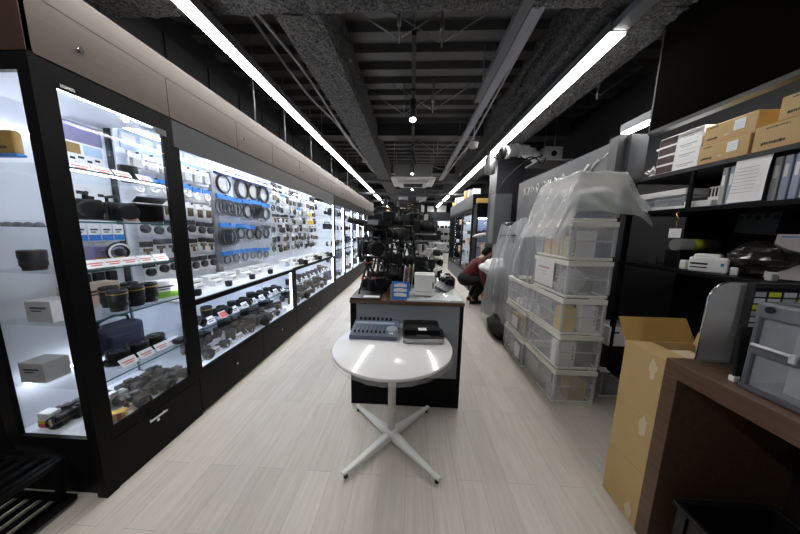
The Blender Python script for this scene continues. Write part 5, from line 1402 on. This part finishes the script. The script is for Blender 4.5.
# middle board
zm = 1.6325
t = place('bin_c', mk_crate(.34, .26, .135, CRATED, WHITE), (SX+.17, 1.915, zm), 90, 'small clear bin with white rims at the far end of the middle shelf')
carton(.10, .10, .09, PAPER, 'white pack inside the small clear bin on the middle shelf', (SX+.12, 1.93, zm+.017), 90, None)
t = thing('letter_tray', 'white slotted letter tray on the middle shelf left of the binders', 'tray', (SX+.10, 1.64, zm), -90)
m = MB(); m.box((-.02, 0, .02), (.15, .14, .04), bev=.004); m.box((.03, .02, .07), (.07, .10, .10), bev=.004); m.build('body', WHITE, t)
m = MB()
for k in range(4): m.box((.005+.017*k, -.0312, .085), (.009, .002, .05))
m.build('slots', CHAR, t)
BL = mat('pale blue file', (.34, .40, .52), .4, var=.1)
for i in range(16):
    y = 1.545-.034*i
    if i in (2, 3, 4, 5): continue
    t = thing('file_folder', 'pale blue file folder upright on the middle shelf, %s from the letter tray' % ORD[i], 'folder', (SX+.14, y, zm), -90)
    m = MB(); m.box((0, 0, .105), (.026, .22, .21), bev=.003); m.build('cover', BL if i % 3 else LGREY, t)
    m = MB(); m.box((0, -.1108, .14), (.012, .001, .06)); m.build('spine_label', PAPER, t)
t = thing('paper_sheets', 'white printed sheets hanging over the files on the middle shelf', 'paper', (SX+.010, 1.415, zm+.005), -90)
m = MB(); m.grid(lambda u, v: (-.068+.136*u, .004*math.sin(v*4+u*2)-.016*(1-v), .0+.222*v), 10, 14); m.build('sheet', PAPER, t)
m = MB()
for k in range(8): m.box((-.01, -.022+.013*(k/8), .05+.018*k), (.09, .001, .0025))
m.build('print', LGREY, t)
# hanging tag with hook
t = thing('hanging_tag', 'blank white tag hanging from a small gold hook at the shelf upright', 'tag', (SX-.004, 1.715, 1.44), -90)
m = MB(); m.tube([(0, -.008, .095), (.012, -.008, .12), (0, -.008, .135), (-.012, -.008, .155), (.0, -.006, .165)], .003, seg=6); m.tube([(0, -.008, .06), (.006, -.010, .08), (0, -.008, .095)], .002, seg=6); m.build('hook', GOLD, t)
m = MB(); m.box((0, -.008, .03), (.075, .002, .06)); m.build('card', PAPER, t)
# desk level things
zd = 1.2355
t = thing('label_printer', 'small white label printer on the desk board behind the brown counter', 'printer', (1.86, 1.60, zd), -55)
m = MB(); m.box((0, 0, .045), (.155, .13, .09), bev=.010, seg=2); m.box((-.01, .01, .095), (.11, .09, .03), bev=.008); m.build('body', WHITE, t)
m = MB(); m.box((-.035, -.0660, .05), (.07, .003, .012)); m.box((-.035, -.066, .028), (.07, .003, .008)); m.build('slot', CHAR, t)
m = MB(); m.box((.055, -.066, .05), (.012, .003, .018)); m.build('blue_button', BLUE, t)
t = thing('paper_roll', 'grey roll with a yellow stripe behind the label printer', 'roll', (2.06, 1.88, zd+.125))
m = MB(); m.cyl((-.14, 0, .03), (.13, 0, .03), .042, seg=20); m.build('roll', LGREY, t)
m = MB(); m.cyl((-.04, 0, .03), (.05, 0, .03), .0428, seg=20); m.build('yellow_stripe', YELT, t)
m = MB(); m.bb(-.15, .14, -.05, .05, -.125, -.013, bev=.004); m.build('holder', BLKM, t)
t = thing('black_plastic_bag', 'shiny crumpled black and brown bag on the desk board right of the printer', 'bag', (1.93, 1.44, zd))
m = MB()
def pb(u, v):
    a = 2*math.pi*u; b = math.pi*v; n = 1+.42*noise.noise(Vector((math.cos(a)*1.5*math.sin(b), math.sin(a)*1.5, b*1.6)))
    return (.09*n*math.sin(b)*math.cos(a), .13*n*math.sin(b)*math.sin(a), .10-.10*math.cos(b)*(.85+.15*n))
m.grid(pb, 26, 14, smooth=False); m.build('bag_skin', mat('shiny black film', (.03, .028, .026), .12, bump=.4, bscale=20, var=.8), t)
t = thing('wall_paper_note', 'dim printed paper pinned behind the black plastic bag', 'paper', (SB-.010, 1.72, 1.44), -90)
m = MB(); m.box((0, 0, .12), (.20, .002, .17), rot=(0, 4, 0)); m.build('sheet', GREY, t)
m = MB()
for k in range(5): m.box((-.08+.04*k, -.0016, .14+.01*(k % 2)), (.022, .001, .03))
m.build('print', CHAR, t)
t = thing('clipboard_list', 'leaning printed list sheet with a blue heading line at the right edge', 'paper', (1.92, 1.30, zd), -68); t.scale = (.85, .85, .78)
m = MB(); m.box((0, .03, .155), (.20, .003, .30), rot=(-12, 0, 0)); m.build('sheet', mat('pinkish paper', (.55, .50, .50), .7), t)
m = MB(); m.box((0, .054, .285), (.17, .002, .008), rot=(-12, 0, 0)); m.build('blue_heading', BLUE, t)
m = MB()
for k in range(8): m.box((-.06+.012*(k % 2), .0265+.006*k-.012, .255-.026*(7-k)), (.045, .002, .005), rot=(-12, 0, 0)); m.box((.03, .0265+.006*k-.012, .255-.026*(7-k)), (.05, .002, .003), rot=(-12, 0, 0))
m.build('red_print', ORG, t)
for i, (x, y, s) in enumerate(((1.83, 1.70, .03), (1.85, 1.47, .022), (1.82, 1.30, .02), (1.85, 1.95, .03))):
    t = thing('desk_gadget', 'small gadget on the desk board, %s' % ['white, left of the printer', 'white knob, right of the printer', 'grey cube below the list sheet', 'with a blue lamp, far end'][i], 'gadget', (x, y, zd), 40*i)
    m = MB(); m.box((0, 0, s), (s*1.6, s*1.3, s*2), bev=.005, seg=2); m.build('body', [WHITE, WHITE, LGREY, CHAR][i], t)
    m = MB(); m.lathe([(s*.5, 0), (s*.5, s*.4), (.001, s*.5)], (0, -s*.6, s), axis='Y', seg=12); m.build('knob', [YELT, CHAR, CHAR, BLUE][i], t)
# under the desk board
t = place('bin_low', mk_crate(.40, .36, .288, CRATED, WHITE), (1.905, 2.265, 0), 0, 'small clear crate with white rims on the floor at the shelf end')
t = thing('black_tray', 'black ribbed tray stacked on the small floor crate', 'tray', (1.905, 2.265, .2885))
m = MB(); m.box((0, 0, .10), (.40, .35, .20), bev=.008); m.build('body', BLKM, t)
m = MB()
for k in range(9): m.box((-.17+.0425*k, -.1765, .10), (.006, .004, .17))
m.build('ribs', CHAR, t)
for i in range(2):
    carton(.13, .2, .17, PAPER, 'white box with black print on the black tray, %s one' % ['left', 'right'][i], (1.80+.135*i, 2.20, .4892), 0, 'h')

# ------------------------------------------------------------------ cardboard stack + brown counter
BX0, BX1 = 1.150, 1.50
for i in range(3):
    z = .3*i
    t = thing('cardboard_box', 'tan cardboard box, %s of the stack beside the brown counter' % ['bottom', 'middle', 'open topmost'][i], 'box', ((BX0+BX1)/2, 1.176, z), 0)
    w_, d_, h_ = BX1-BX0, .21, .298
    m = MB()
    if i < 2: m.box((0, 0, h_/2), (w_, d_, h_), bev=.002)
    else:
        for s in (-1, 1): m.box((s*(w_/2-.002), 0, h_/2), (.004, d_, h_)); m.box((0, s*(d_/2-.002), h_/2), (w_-.008, .004, h_))
        m.box((0, 0, .003), (w_-.008, d_-.008, .006))
    m.build('carton', CARD, t)
    m = MB()
    def scuff(u, v, z0=[.02, .2, .2][i]):
        a = 2*math.pi*u; rr = (.012+.018*v)*(1+.6*noise.noise(Vector((math.cos(a)*2, math.sin(a)*2, i*3.0)))) if v > 0 else 0
        return (-w_/2-.0012, -.055+rr*.7*math.cos(a)*.9, z0+.03+rr*math.sin(a)*1.6)
    m.grid(scuff, 18, 2); m.build('torn_patch', SCUFF, t)
    if i == 2:
        m = MB(); L_ = .12
        m.box((-.0, d_/2+.032, h_+.055), (w_+.0, .004, .130), rot=(-30, 0, 0)); m.build('back_flap', CARDD, t)
        m = MB(); m.box((-w_/2+.065, 0, h_-.0005), (.13, d_-.004, .004), rot=(0, 3, 0)); m.build('side_flap', CARD, t)
        m = MB(); m.box((w_/2-.02, 0, h_+.03), (.004, d_-.03, .07), rot=(0, 14, 0)); m.build('side_flap', CARD, t)
        m = MB(); m.box((.03, 0, .21), (.2, .15, .12), rot=(6, 4, 9), bev=.01); m.build('packing_paper', SCUFF, t)
KX, KY, KH = 1.142, 1.068, .918
t = thing('side_counter', 'dark brown wooden counter with an open front at lower right', 'counter', (0, 0, 0))
m = MB(); m.bb(KX, 1.73, -.9, KY, KH-.072, KH, bev=.0015); m.build('worktop', WALNUT, t)
m = MB(); m.bb(KX, 1.73, KY-.058, KY, 0, KH-.0722, bev=.0015); m.build('end_panel', WALNUT, t)
m = MB(); m.bb(KX+.02, 1.73, .10, .14, 0, KH-.0722); m.build('middle_panel', WALNUT, t)
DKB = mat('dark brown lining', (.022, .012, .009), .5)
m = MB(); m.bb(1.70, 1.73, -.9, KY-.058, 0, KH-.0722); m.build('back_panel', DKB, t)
t = thing('black_basket', 'black plastic basket inside the open brown counter at the bottom edge', 'basket', (1.36, .72, 0), 0)
m = MB()
for s in (-1, 1):
    m.box((s*.19, 0, .17), (.006, .44, .30)); m.box((0, s*.22, .17), (.38, .006, .30))
m.bb(-.19, .19, -.22, .22, .012, .022); m.build('walls', BLKM, t)
m = MB()
for s in (-1, 1):
    m.box((s*.197, 0, .318), (.022, .46, .02), bev=.004); m.box((0, s*.227, .318), (.40, .022, .02), bev=.004)
    for k in range(7): m.box((-.195*1, -.18+.06*k, .17), (.006, .006, .28))
m.bb(-.19, .19, -.22, .22, 0, .012); m.build('rim_and_ribs', RUB, t)

# steel plate + label rack on the counter
zk = KH+.0005
t = thing('steel_divider', 'brushed steel divider with a rounded corner standing on the brown counter', 'divider', (1.253, 1.058, zk), 0)
w_, h_ = .47, .350; r_ = .085
poly = [(0, 0), (w_, 0), (w_, h_)] + [(r_-r_*math.sin(a), h_-r_+r_*math.cos(a)) for a in [R(9*k) for k in range(11)]]
m = MB(); m.prism([(x, z) for x, z in poly], .0, .004, 'Y'); m.build('plate', STEEL, t)
m = MB(); m.tube([(0, 0, 0.002)] + [(x, 0, z) for x, z in poly[:2:-1]] + [(w_, 0, h_)], .0035, seg=6); m.box((.235, -.008, .001), (.47, .03, .002)); m.build('rolled_edge', CHROME, t)
t = thing('label_rack', 'dark card rack filled with grey and yellow labels on the brown counter', 'card rack', (1.372, 1.028, zk), 0)
m = MB(); m.bb(0, .35, 0, .012, 0, .352); m.bb(0, .006, -.012, 0, 0, .352); m.bb(.006, .35, -.012, 0, .332, .352); m.build('frame', CHAR, t)
for c in range(6):
    for r in range(12):
        x = .036+.057*c; z = .306-.0265*r
        m = MB(); m.box((0, -.003, 0), (.046, .002, .019))
        ym = (c, r) in ((1, 0), (1, 2), (0, 2), (0, 11), (3, 1), (2, 3), (1, 7))
        b_ = m.build('label_card', YELT if ym else (mat('pale grey label', (.62, .62, .66), .5) if (c+r) % 3 else mat('blue grey label', (.42, .44, .50), .6)), t, loc=(x, 0, z))
        if ym: b_['label'] = 'yellow label card'
# smoke case
L_, W_, H_ = .34, .30, .32
t = thing('smoke_crate', 'smoke grey latched plastic case standing on the brown counter at the right edge', 'case', (1.212, .525, zk), 3)
m = MB(); m.bb(0, W_, 0, L_, 0.012, .016)
for x in (.008, W_-.008): m.box((x, L_/2, .155), (.005, L_-.02, .28))
for y in (.008, L_-.008): m.box((W_/2, y, .155), (W_-.02, .005, .28))
m.build('walls', mat('grey case plastic', (.42, .44, .48), .22, alpha=.38), t)
m = MB(); m.box((W_/2, L_/2, .290), (W_+.010, L_+.010, .055), bev=.008, seg=2); m.box((W_/2, L_/2, .320), (W_*.8, L_*.8, .006), bev=.003); m.build('lid', mat('clear grey lid', (.16, .17, .19), .2, alpha=.85), t)
m = MB(); m.box((W_/2, L_/2, .009), (W_+.010, L_+.010, .018), bev=.004); m.build('base', SMOKE, t)
m = MB(); m.box((-.001, L_/2, .150), (.006, L_-.01, .030), bev=.002); m.box((W_/2, L_+.001, .150), (W_-.01, .006, .030), bev=.002)
m.build('middle_band', SMOKE, t)
for y in (.006, L_-.006):
    m = MB(); m.box((.004, y, .150), (.016, .016, .27), bev=.004); m.build('corner_post', SMOKE, t)
m = MB(); m.cyl((-.010, L_-.10, .168), (-.010, L_-.01, .168), .006, seg=8); m.box((-.008, L_-.10, .160), (.012, .014, .03), bev=.002); m.build('latch', STEEL, t)
m = MB(); m.cyl((-.004, L_-.03, .296), (-.010, L_-.03, .296), .011, seg=12); m.build('rivet', BLKM, t)
carton(.20, .24, .20, PAPER, 'white papers inside the smoke grey case on the brown counter', (1.355, .69, zk+.0185), 0, None, 'paper_stack')
t = thing('tablet', 'black tablet with a white corner leaning behind the smoke grey case', 'tablet', (1.297, .902, zk), 0)
m = MB(); m.box((0, 0, .105), (.185, .010, .21), rot=(-4, 0, 0), bev=.003); m.build('body', BLKM, t)
m = MB(); m.box((-.084, -.004, .012), (.022, .018, .022), bev=.002); m.build('white_corner', WHITE, t)

# ------------------------------------------------------------------ far right cabinets
RXF = 1.45
t = thing('display_cabinet', 'row of three lit glass doors along the right side near the shop back', 'cabinet', (0, 0, 0))
m = MB(); m.bb(RXF+.02, 2.0, 6.12, 9.6, 0, .40); m.bb(RXF+.004, 2.0, 6.12, 9.6, 2.02, 2.36); m.bb(1.98, 2.0, 6.12, 9.6, .4, 2.02); m.bb(RXF, 2.0, 6.10, 6.12, 0, 2.36); m.bb(RXF+.02, 2.0, 9.56, 9.6, .4, 2.02); m.build('carcass', BLK, t)
m = MB(); m.bb(RXF, RXF+.02, 6.12, 9.6, .01, .398); m.bb(RXF-.002, RXF+.004, 6.12, 9.6, 2.04, 2.35); m.build('grey_base', GREY, t)
m = MB(); m.bb(1.965, 1.98, 6.13, 9.55, .4, 2.02); m.build('lining', CABW, t)
for k in range(3):
    a, b = 6.13+1.145*k, 6.13+1.145*(k+1)-.01
    m = MB(); m.bb(RXF, RXF+.02, a, a+.05, .4, 2.02); m.bb(RXF, RXF+.02, b-.05, b, .4, 2.02); m.bb(RXF, RXF+.02, a+.05, b-.05, 1.97, 2.02); m.bb(RXF, RXF+.02, a+.05, b-.05, .4, .45); d = m.build('door', BLK, t)
    m = MB(); m.bb(RXF+.008, RXF+.012, a+.05, b-.05, .45, 1.97); m.build('glass_pane', GLASS, d)
    led(t, RXF+.03, RXF+.04, a+.052, a+.058, .45, 1.95, LEDF)
    led(t, RXF+.03, RXF+.05, a+.06, b-.06, 1.985, 1.995, LEDF)  # extra strip added at the top to brighten the cabinet contents
for z in (.8, 1.1, 1.4, 1.7): 
    m = MB(); m.bb(RXF+.06, 1.96, 6.15, 9.5, z-.008, z); m.build('glass_shelf', GSHELF, t)
for s, z in enumerate((.405, .80, 1.10, 1.40, 1.70)):
    for i in range(6):
        y = 6.42+.57*i; k = ['bx_blue', 'cam_b', 'lens_big', 'bx_w2', 'flash', 'cam_k'][(s*2+i) % 6]
        if k == 'bx_blue': k = 'bx_peach'
        lab = {'bx_peach': 'peach coloured box', 'cam_b': 'black camera', 'lens_big': 'black lens', 'bx_w2': 'white carton', 'flash': 'small video light', 'cam_k': 'small black camera'}[k]
        P_(k, mk_box(.16, .12, .18, mat('peach card', (.70, .42, .26), .6)) if k == 'bx_peach' else None, 1.72, y, z, -90, '%s in the right hand lit cabinet, %s shelf up, %s along' % (lab, ORD[s], ORD[i]))
# things standing on top
for i in range(7):
    t = carton(.18, .10+.04*(i % 2), .16+.05*(i % 3), [PAPER, LGREY, CARD, PAPER, WHITE, LGREY, CARD][i], 'carton on top of the right hand lit cabinets, %s from the shop back' % ORD[6-i], (1.58, 6.35+.5*i, 2.3605), 0, None)
# end display facing the camera
t = thing('end_display', 'black end display facing the camera with lit blue shelves and a yellow bar on top', 'display', (0, 0, 0))
m = MB(); m.bb(RXF+.02, 2.02, 5.72, 6.09, 0, .50); m.bb(RXF+.02, 2.02, 5.74, 6.09, 1.78, 2.10); m.bb(RXF+.02, RXF+.05, 5.72, 6.09, .5, 1.78); m.bb(1.99, 2.02, 5.72, 6.09, .5, 1.78); m.build('carcass', BLK, t)
m = MB(); m.bb(RXF+.05, 1.99, 6.06, 6.09, .5, 1.78); m.build('lining', mat('blue grey lining', (.30, .36, .55), .5, var=.3), t)
for z in (.8, 1.1, 1.4):
    m = MB(); m.bb(RXF+.05, 1.99, 5.76, 6.06, z-.01, z); m.build('shelf', BLK, t)
led(t, RXF+.06, 1.98, 5.75, 5.756, 1.765, 1.775, LEDF); led(t, RXF+.052, RXF+.056, 5.75, 5.756, .52, 1.75, LEDF)
m = MB(); m.bb(RXF-.02, 2.04, 5.60, 5.72, 2.10, 2.20); m.build('yellow_bar', mat('yellow wood bar', (.42, .27, .07), .6), t)
for s, z in enumerate((.5, .8, 1.1, 1.4)):
    for i in range(3):
        k = ['bag', 'flash', 'headset', 'cam_b'][(s+i) % 4]
        lab = {'bag': 'dark blue camera bag', 'flash': 'small video light', 'headset': 'black headphones', 'cam_b': 'black camera'}[k]
        P_(k, None, 1.585+.14*i if k != 'bag' else 1.60+.13*i, 5.90, z+.0005, 0, '%s in the black end display, %s shelf up, %s from left' % (lab, ORD[s], ORD[i]), sc=.62 if k == 'bag' else .9)
t = thing('furry_microphone', 'grey furry windshield sticking out to the left of the end display', 'microphone', (1.50, 5.50, 1.36))
m = MB(); m.grid(lambda u, v: (-.16+.40*v, .05*math.sin(math.pi*min(1, max(0.02, v*1.02)))**.5*(1+.2*noise.noise(Vector((u*9, v*15, 0))))*math.cos(2*math.pi*u), .06*v+.05*math.sin(math.pi*min(1, max(.02, v*1.02)))**.5*(1+.2*noise.noise(Vector((u*9, v*15, 0))))*math.sin(2*math.pi*u)), 18, 20); m.build('fur_cover', LGREY, t)
m = MB(); m.cyl((.22, 0, .06), (.22, .21, .06), .01); m.build('clamp_arm', BLKM, t)
t = thing('furry_microphone', 'white bulky wrapped roll sticking out at the top of the end display', 'microphone', (1.76, 5.5, 1.66))
m = MB(); m.grid(lambda u, v: (-.18+.46*v, .08*math.sin(math.pi*min(1, max(0.02, v*1.02)))**.5*math.cos(2*math.pi*u)*(1+.2*noise.noise(Vector((u*9, v*9, 0)))), -.18*v+.08*math.sin(math.pi*min(1, max(.02, v*1.02)))**.5*math.sin(2*math.pi*u)), 18, 20); m.build('wrap', WHITE, t)
m = MB(); m.cyl((0, 0, -.05), (0, .23, -.03), .01); m.build('clamp_arm', BLKM, t)
for i in range(3):
    t = thing('framed_picture', 'framed panel leaning on the end display, %s of three' % ['tan front one', 'white middle one', 'brown rear one'][i], 'frame', (1.62+.085*i, 5.50+.03*i, 0.50), 62)
    t.location = (1.66+.085*i, 5.50, .0)
    m = MB(); m.box((0, .05, .62), (.34, .02, 1.24), rot=(-6, 0, 0)); m.build('panel', [YEL if False else mat('tan frame', (.40, .26, .10), .5), PAPER, BROWNP][i], t)
    m = MB(); m.box((0, .036, .62), (.28, .004, 1.14), rot=(-6, 0, 0)); m.build('picture', [PAPER, LGREY, CARD][i], t)
# column with the grey electrical box
m = MB(); m.bb(1.60, 2.10, 4.95, 5.40, 0, ZC-.05); struct(m.build('trim_6', CHAR))
t = thing('electrical_box', 'tall grey metal electrical box on the column above the crouching person', 'electrical box', (1.66, 4.85, 1.25))
m = MB(); m.bb(-.15, .16, -.16, .095, 0, .91, bev=.004); m.build('cabinet', GREY, t)
m = MB(); m.bb(-.142, .152, -.168, -.161, .01, .90); m.bb(-.12, -.09, -.176, -.168, .42, .50); m.build('door', GREY, t)
m = MB(); m.bb(-.05, .1, -.1, .1, -.28, -.001); m.build('cable_duct', LGREY, t)

# ------------------------------------------------------------------ back wall
t = thing('back_showcase', 'white back lit lens wall at the far end right of the aisle', 'cabinet', (.9, 13.75, 0))
m = MB(); m.bb(0, 1.35, .3, .4, .5, 2.03); m.bb(0, 1.35, 0, .4, 0, .5); m.build('carcass', WHITE, t)
for k in range(5): m = MB(); m.bb(0, 1.35, 0, .3, .5+.38*k-.02, .5+.38*k); m.build('shelf', WHITE, t)
led(t, .02, 1.33, .02, .04, 2.0, 2.02, LEDF)
for s in range(4):
    for i in range(6):
        P_('lens_big' if (s+i) % 2 else 'cam_b', None, 1.02+.22*i, 13.85, .5005+.38*s, 0, '%s on the white back wall showcase, %s shelf up, %s from left' % ('black lens' if (s+i) % 2 else 'black camera', ORD[s], ORD[i]), sc=1.5)
t = thing('back_showcase', 'bright window-like lit display at the far end left of the aisle', 'cabinet', (-1.6, 13.75, 0))
m = MB(); m.bb(0, 1.6, .3, .4, .6, 2.0); m.bb(0, 1.6, 0, .4, 0, .6); m.build('carcass', WHITE, t)
for k in range(3): m = MB(); m.bb(0, 1.6, 0, .3, .6+.5*k-.02, .6+.5*k); m.build('shelf', BLK, t)
led(t, .02, 1.58, .02, .04, 1.96, 1.98, LEDF)
for s in range(2):
    for i in range(5): P_('bx_w2' if (s+i) % 2 else 'cam_b', None, -1.42+.3*i, 13.85, .6005+.5*s, 0, '%s in the far left lit display, %s shelf up, %s from left' % ('white carton' if (s+i) % 2 else 'black camera', ORD[s], ORD[i]), sc=1.5)
t = thing('header_board', 'dark header band above the far displays at the back', 'board', (0, 13.7, 2.06))
m = MB(); m.bb(-1.9, 2.2, 0, .45, 0, .46); m.build('board', CHAR, t)
for i, (x, w2, h2, mt) in enumerate(((-1.2, .5, .22, mat('warm tan carton', (.55, .38, .16), .6)), (-.62, .45, .20, PAPER), (-.1, .35, .40, CARD), (1.0, .35, .3, PAPER), (1.6, .5, .35, PAPER))):
    carton(w2, .25, h2, mt, 'carton on the dark header band at the back, %s from left' % ORD[i], (x, 13.85, 2.5205), 0, None)

# ------------------------------------------------------------------ person
def skin_mesh(name, chains, mt, parent=None, sub=2):
    """chains: list of polylines [(x,y,z,r)...]; shared points merge into one connected skeleton"""
    me = bpy.data.meshes.new(name); V = []; E = []; RR = []; idx = {}
    def vid(p):
        k = tuple(round(c, 4) for c in p[:3])
        if k not in idx: idx[k] = len(V); V.append(p[:3]); RR.append(p[3])
        return idx[k]
    for ch in chains:
        for a, b in zip(ch[:-1], ch[1:]): E.append((vid(a), vid(b)))
    me.from_pydata(V, E, []); o = bpy.data.objects.new(name, me); COL.objects.link(o)
    md = o.modifiers.new('Skin', 'SKIN'); md.use_smooth_shade = True
    if not me.skin_vertices: 
        raise RuntimeError('no skin layer')
    for i, sv in enumerate(me.skin_vertices[0].data): sv.radius = (RR[i], RR[i]); sv.use_root = (i == 0)
    sb = o.modifiers.new('Sub', 'SUBSURF'); sb.levels = sub; sb.render_levels = sub
    # freeze the surface so that the figure is a plain mesh
    dg = bpy.context.evaluated_depsgraph_get(); dg.update()
    m2 = bpy.data.meshes.new_from_object(o.evaluated_get(dg)); o.modifiers.clear(); o.data = m2
    m2.materials.clear(); m2.materials.append(mt)
    for f in m2.polygons: f.use_smooth = True
    if parent: o.parent = parent
    return o
def person():
    t = thing('person', 'person in a maroon jacket and black trousers squatting and reaching down on the right', 'person', (1.18, 5.0, 0))
    # local frame: faces +X, pelvis near the heels
    pel = (-.02, 0, .50, .125); bel = (.06, 0, .60, .118); che = (.19, 0, .76, .135); nec0 = (.28, 0, .90, .085); nec = (.32, 0, .955, .052)
    ch = [[pel, bel, che, nec0, nec, (.37, 0, 1.0, .05)]]
    hands = []
    for s in (-1, 1):
        sh = (.25, s*.15, .85, .068); el = (.27 if s < 0 else .36, s*.27, .58, .046); wr = (.335 if s < 0 else .46, s*.31, .34, .030); pa = (.355 if s < 0 else .49, s*.31, .275, .034)
        ch.append([che, (.22, s*.09, .84, .085), sh, el, wr, pa])
        hip = (0, s*.10, .47, .105); kn = (.33, s*.17, .50, .068); an = (.13, s*.13, .10, .042); toe = (.30, s*.14, .035, .036)
        ch.append([pel, hip, (.17, s*.145, .50, .095), kn, (.25, s*.15, .32, .060), an, (.14, s*.13, .045, .04), toe])
        for k in range(4):
            o = -.024+.016*k; L = (.065, .075, .070, .055)[k]
            a = (pa[0]+.012, pa[1]+o*.6, pa[2]-.02, .010); b = (a[0]+.012, a[1], a[2]-L*.5, .009); c = (a[0]+.002, a[1], a[2]-L*.95, .0075)
            hands.append([pa[:3]+(.012,), a, b, c])
        hands.append([pa[:3]+(.012,), (pa[0]-.025, pa[1]+.018*s*-1, pa[2]-.010, .011), (pa[0]-.035, pa[1]+.022*s*-1, pa[2]-.045, .009)])
    body = skin_mesh('body', ch, SKIN, t)
    for j, hch in enumerate((hands[:5], hands[5:])): skin_mesh('hand', hch, SKIN, t, 1)
    # head
    m = MB(); HC = Vector((.405, 0, 1.045))
    def head(u, v):
        a = 2*math.pi*u; b = math.pi*v; n = Vector((math.sin(b)*math.cos(a), math.sin(b)*math.sin(a), math.cos(b)))
        r = Vector((n.x*.098, n.y*.078, n.z*.118)); 
        if n.z < 0: r.x *= 1-.18*abs(n.z)
        if n.x > .93 and abs(n.z+.08) < .30: r.x += .022*(1-abs(n.z+.08)/.30)            # nose
        if n.x > .8 and .1 < n.z < .32 and .12 < abs(n.y) < .5: r.x -= .008                # eye sockets
        return r
    m.grid(head, 40, 26); hd = m.build('head', SKIN, t); hd.location = HC; hd.rotation_euler = (0, R(38), 0)
    for s in (-1, 1):
        m = MB(); m.lathe([(.001, .004), (.010, .003), (.011, 0)], (.088, s*.030, .022), axis='X', seg=10); m.build('eye', WHITE, hd)
        m = MB(); m.box((-.005, s*.080, -.005), (.035, .014, .055), bev=.006, seg=2); m.build('ear', SKIN, hd)
    m = MB(); m.box((.088, 0, -.055), (.010, .042, .010), bev=.003); m.build('mouth', REDP, hd)
    m = MB()
    def hair(u, v):
        a = 2*math.pi*u; b = math.pi*v*.72; n = Vector((math.sin(b)*math.cos(a), math.sin(b)*math.sin(a), math.cos(b)))
        k = 1.10+.04*noise.noise(n*7); r = Vector((n.x*.100*k, n.y*.082*k, n.z*.122*k))
        if n.x > .1: 
            lim = .040+.02*(1-n.x); r.z = max(r.z, lim); 
            if r.z <= lim+.0001: r.x *= .88; r.y *= .88
        return r
    m.grid(hair, 36, 22); m.build('hair', HAIR, hd)
    # clothes: slightly larger skins over the body
    J = [[(pel[0], 0, pel[2]+.02, .150), (.06, 0, .61, .135), (.19, 0, .77, .155), (.27, 0, .885, .100), (.30, 0, .925, .072)]]
    for s in (-1, 1):
        J.append([(.19, 0, .77, .155), (.22, s*.09, .845, .100), (.25, s*.155, .85, .085), (.27 if s < 0 else .36, s*.272, .58, .062), (.33 if s < 0 else .45, s*.305, .37, .045)])
    skin_mesh('jacket', J, CLOTH_R, t)
    T_ = [[(.05, 0, .585, .128), (0, 0, .52, .130), (-.01, 0, .46, .120)]]
    for s in (-1, 1):
        T_.append([(-.01, 0, .46, .120), (0.0, s*.10, .46, .118), (.17, s*.145, .505, .115), (.335, s*.17, .505, .090), (.25, s*.15, .32, .074), (.135, s*.13, .085, .060)])
    tr = skin_mesh('trousers', T_, CLOTH_B, t)
    b2 = bmesh.new(); b2.from_mesh(tr.data)
    rr = bmesh.ops.create_uvsphere(b2, u_segments=28, v_segments=18, radius=1.0)
    for v in rr['verts']: v.co = Vector((v.co.x*.165-.005, v.co.y*.205, v.co.z*.140+.495))
    for f in b2.faces: f.smooth = True
    b2.to_mesh(tr.data); b2.free()
    for s in (-1, 1):
        m = MB(); m.box((.20, s*.14, .048), (.27, .095, .075), bev=.030, seg=3, taper=.85); sh = m.build('shoe', CLOTH_B, t)
        m = MB(); m.box((.20, s*.14, .010), (.28, .10, .018), bev=.006); m.build('sole', SHOEW, sh)
    return t
P = person()
P.location = (1.14, 5.02, 0)

# ------------------------------------------------------------------ render look
scn.view_settings.view_transform = 'Standard'; scn.view_settings.look = 'None'
scn.view_settings.gamma = 1.0; scn.view_settings.use_curve_mapping = False
scn.view_settings.exposure = EXPOSURE
scn.cycles.max_bounces = 8; scn.cycles.transparent_max_bounces = 28; scn.cycles.diffuse_bounces = 4
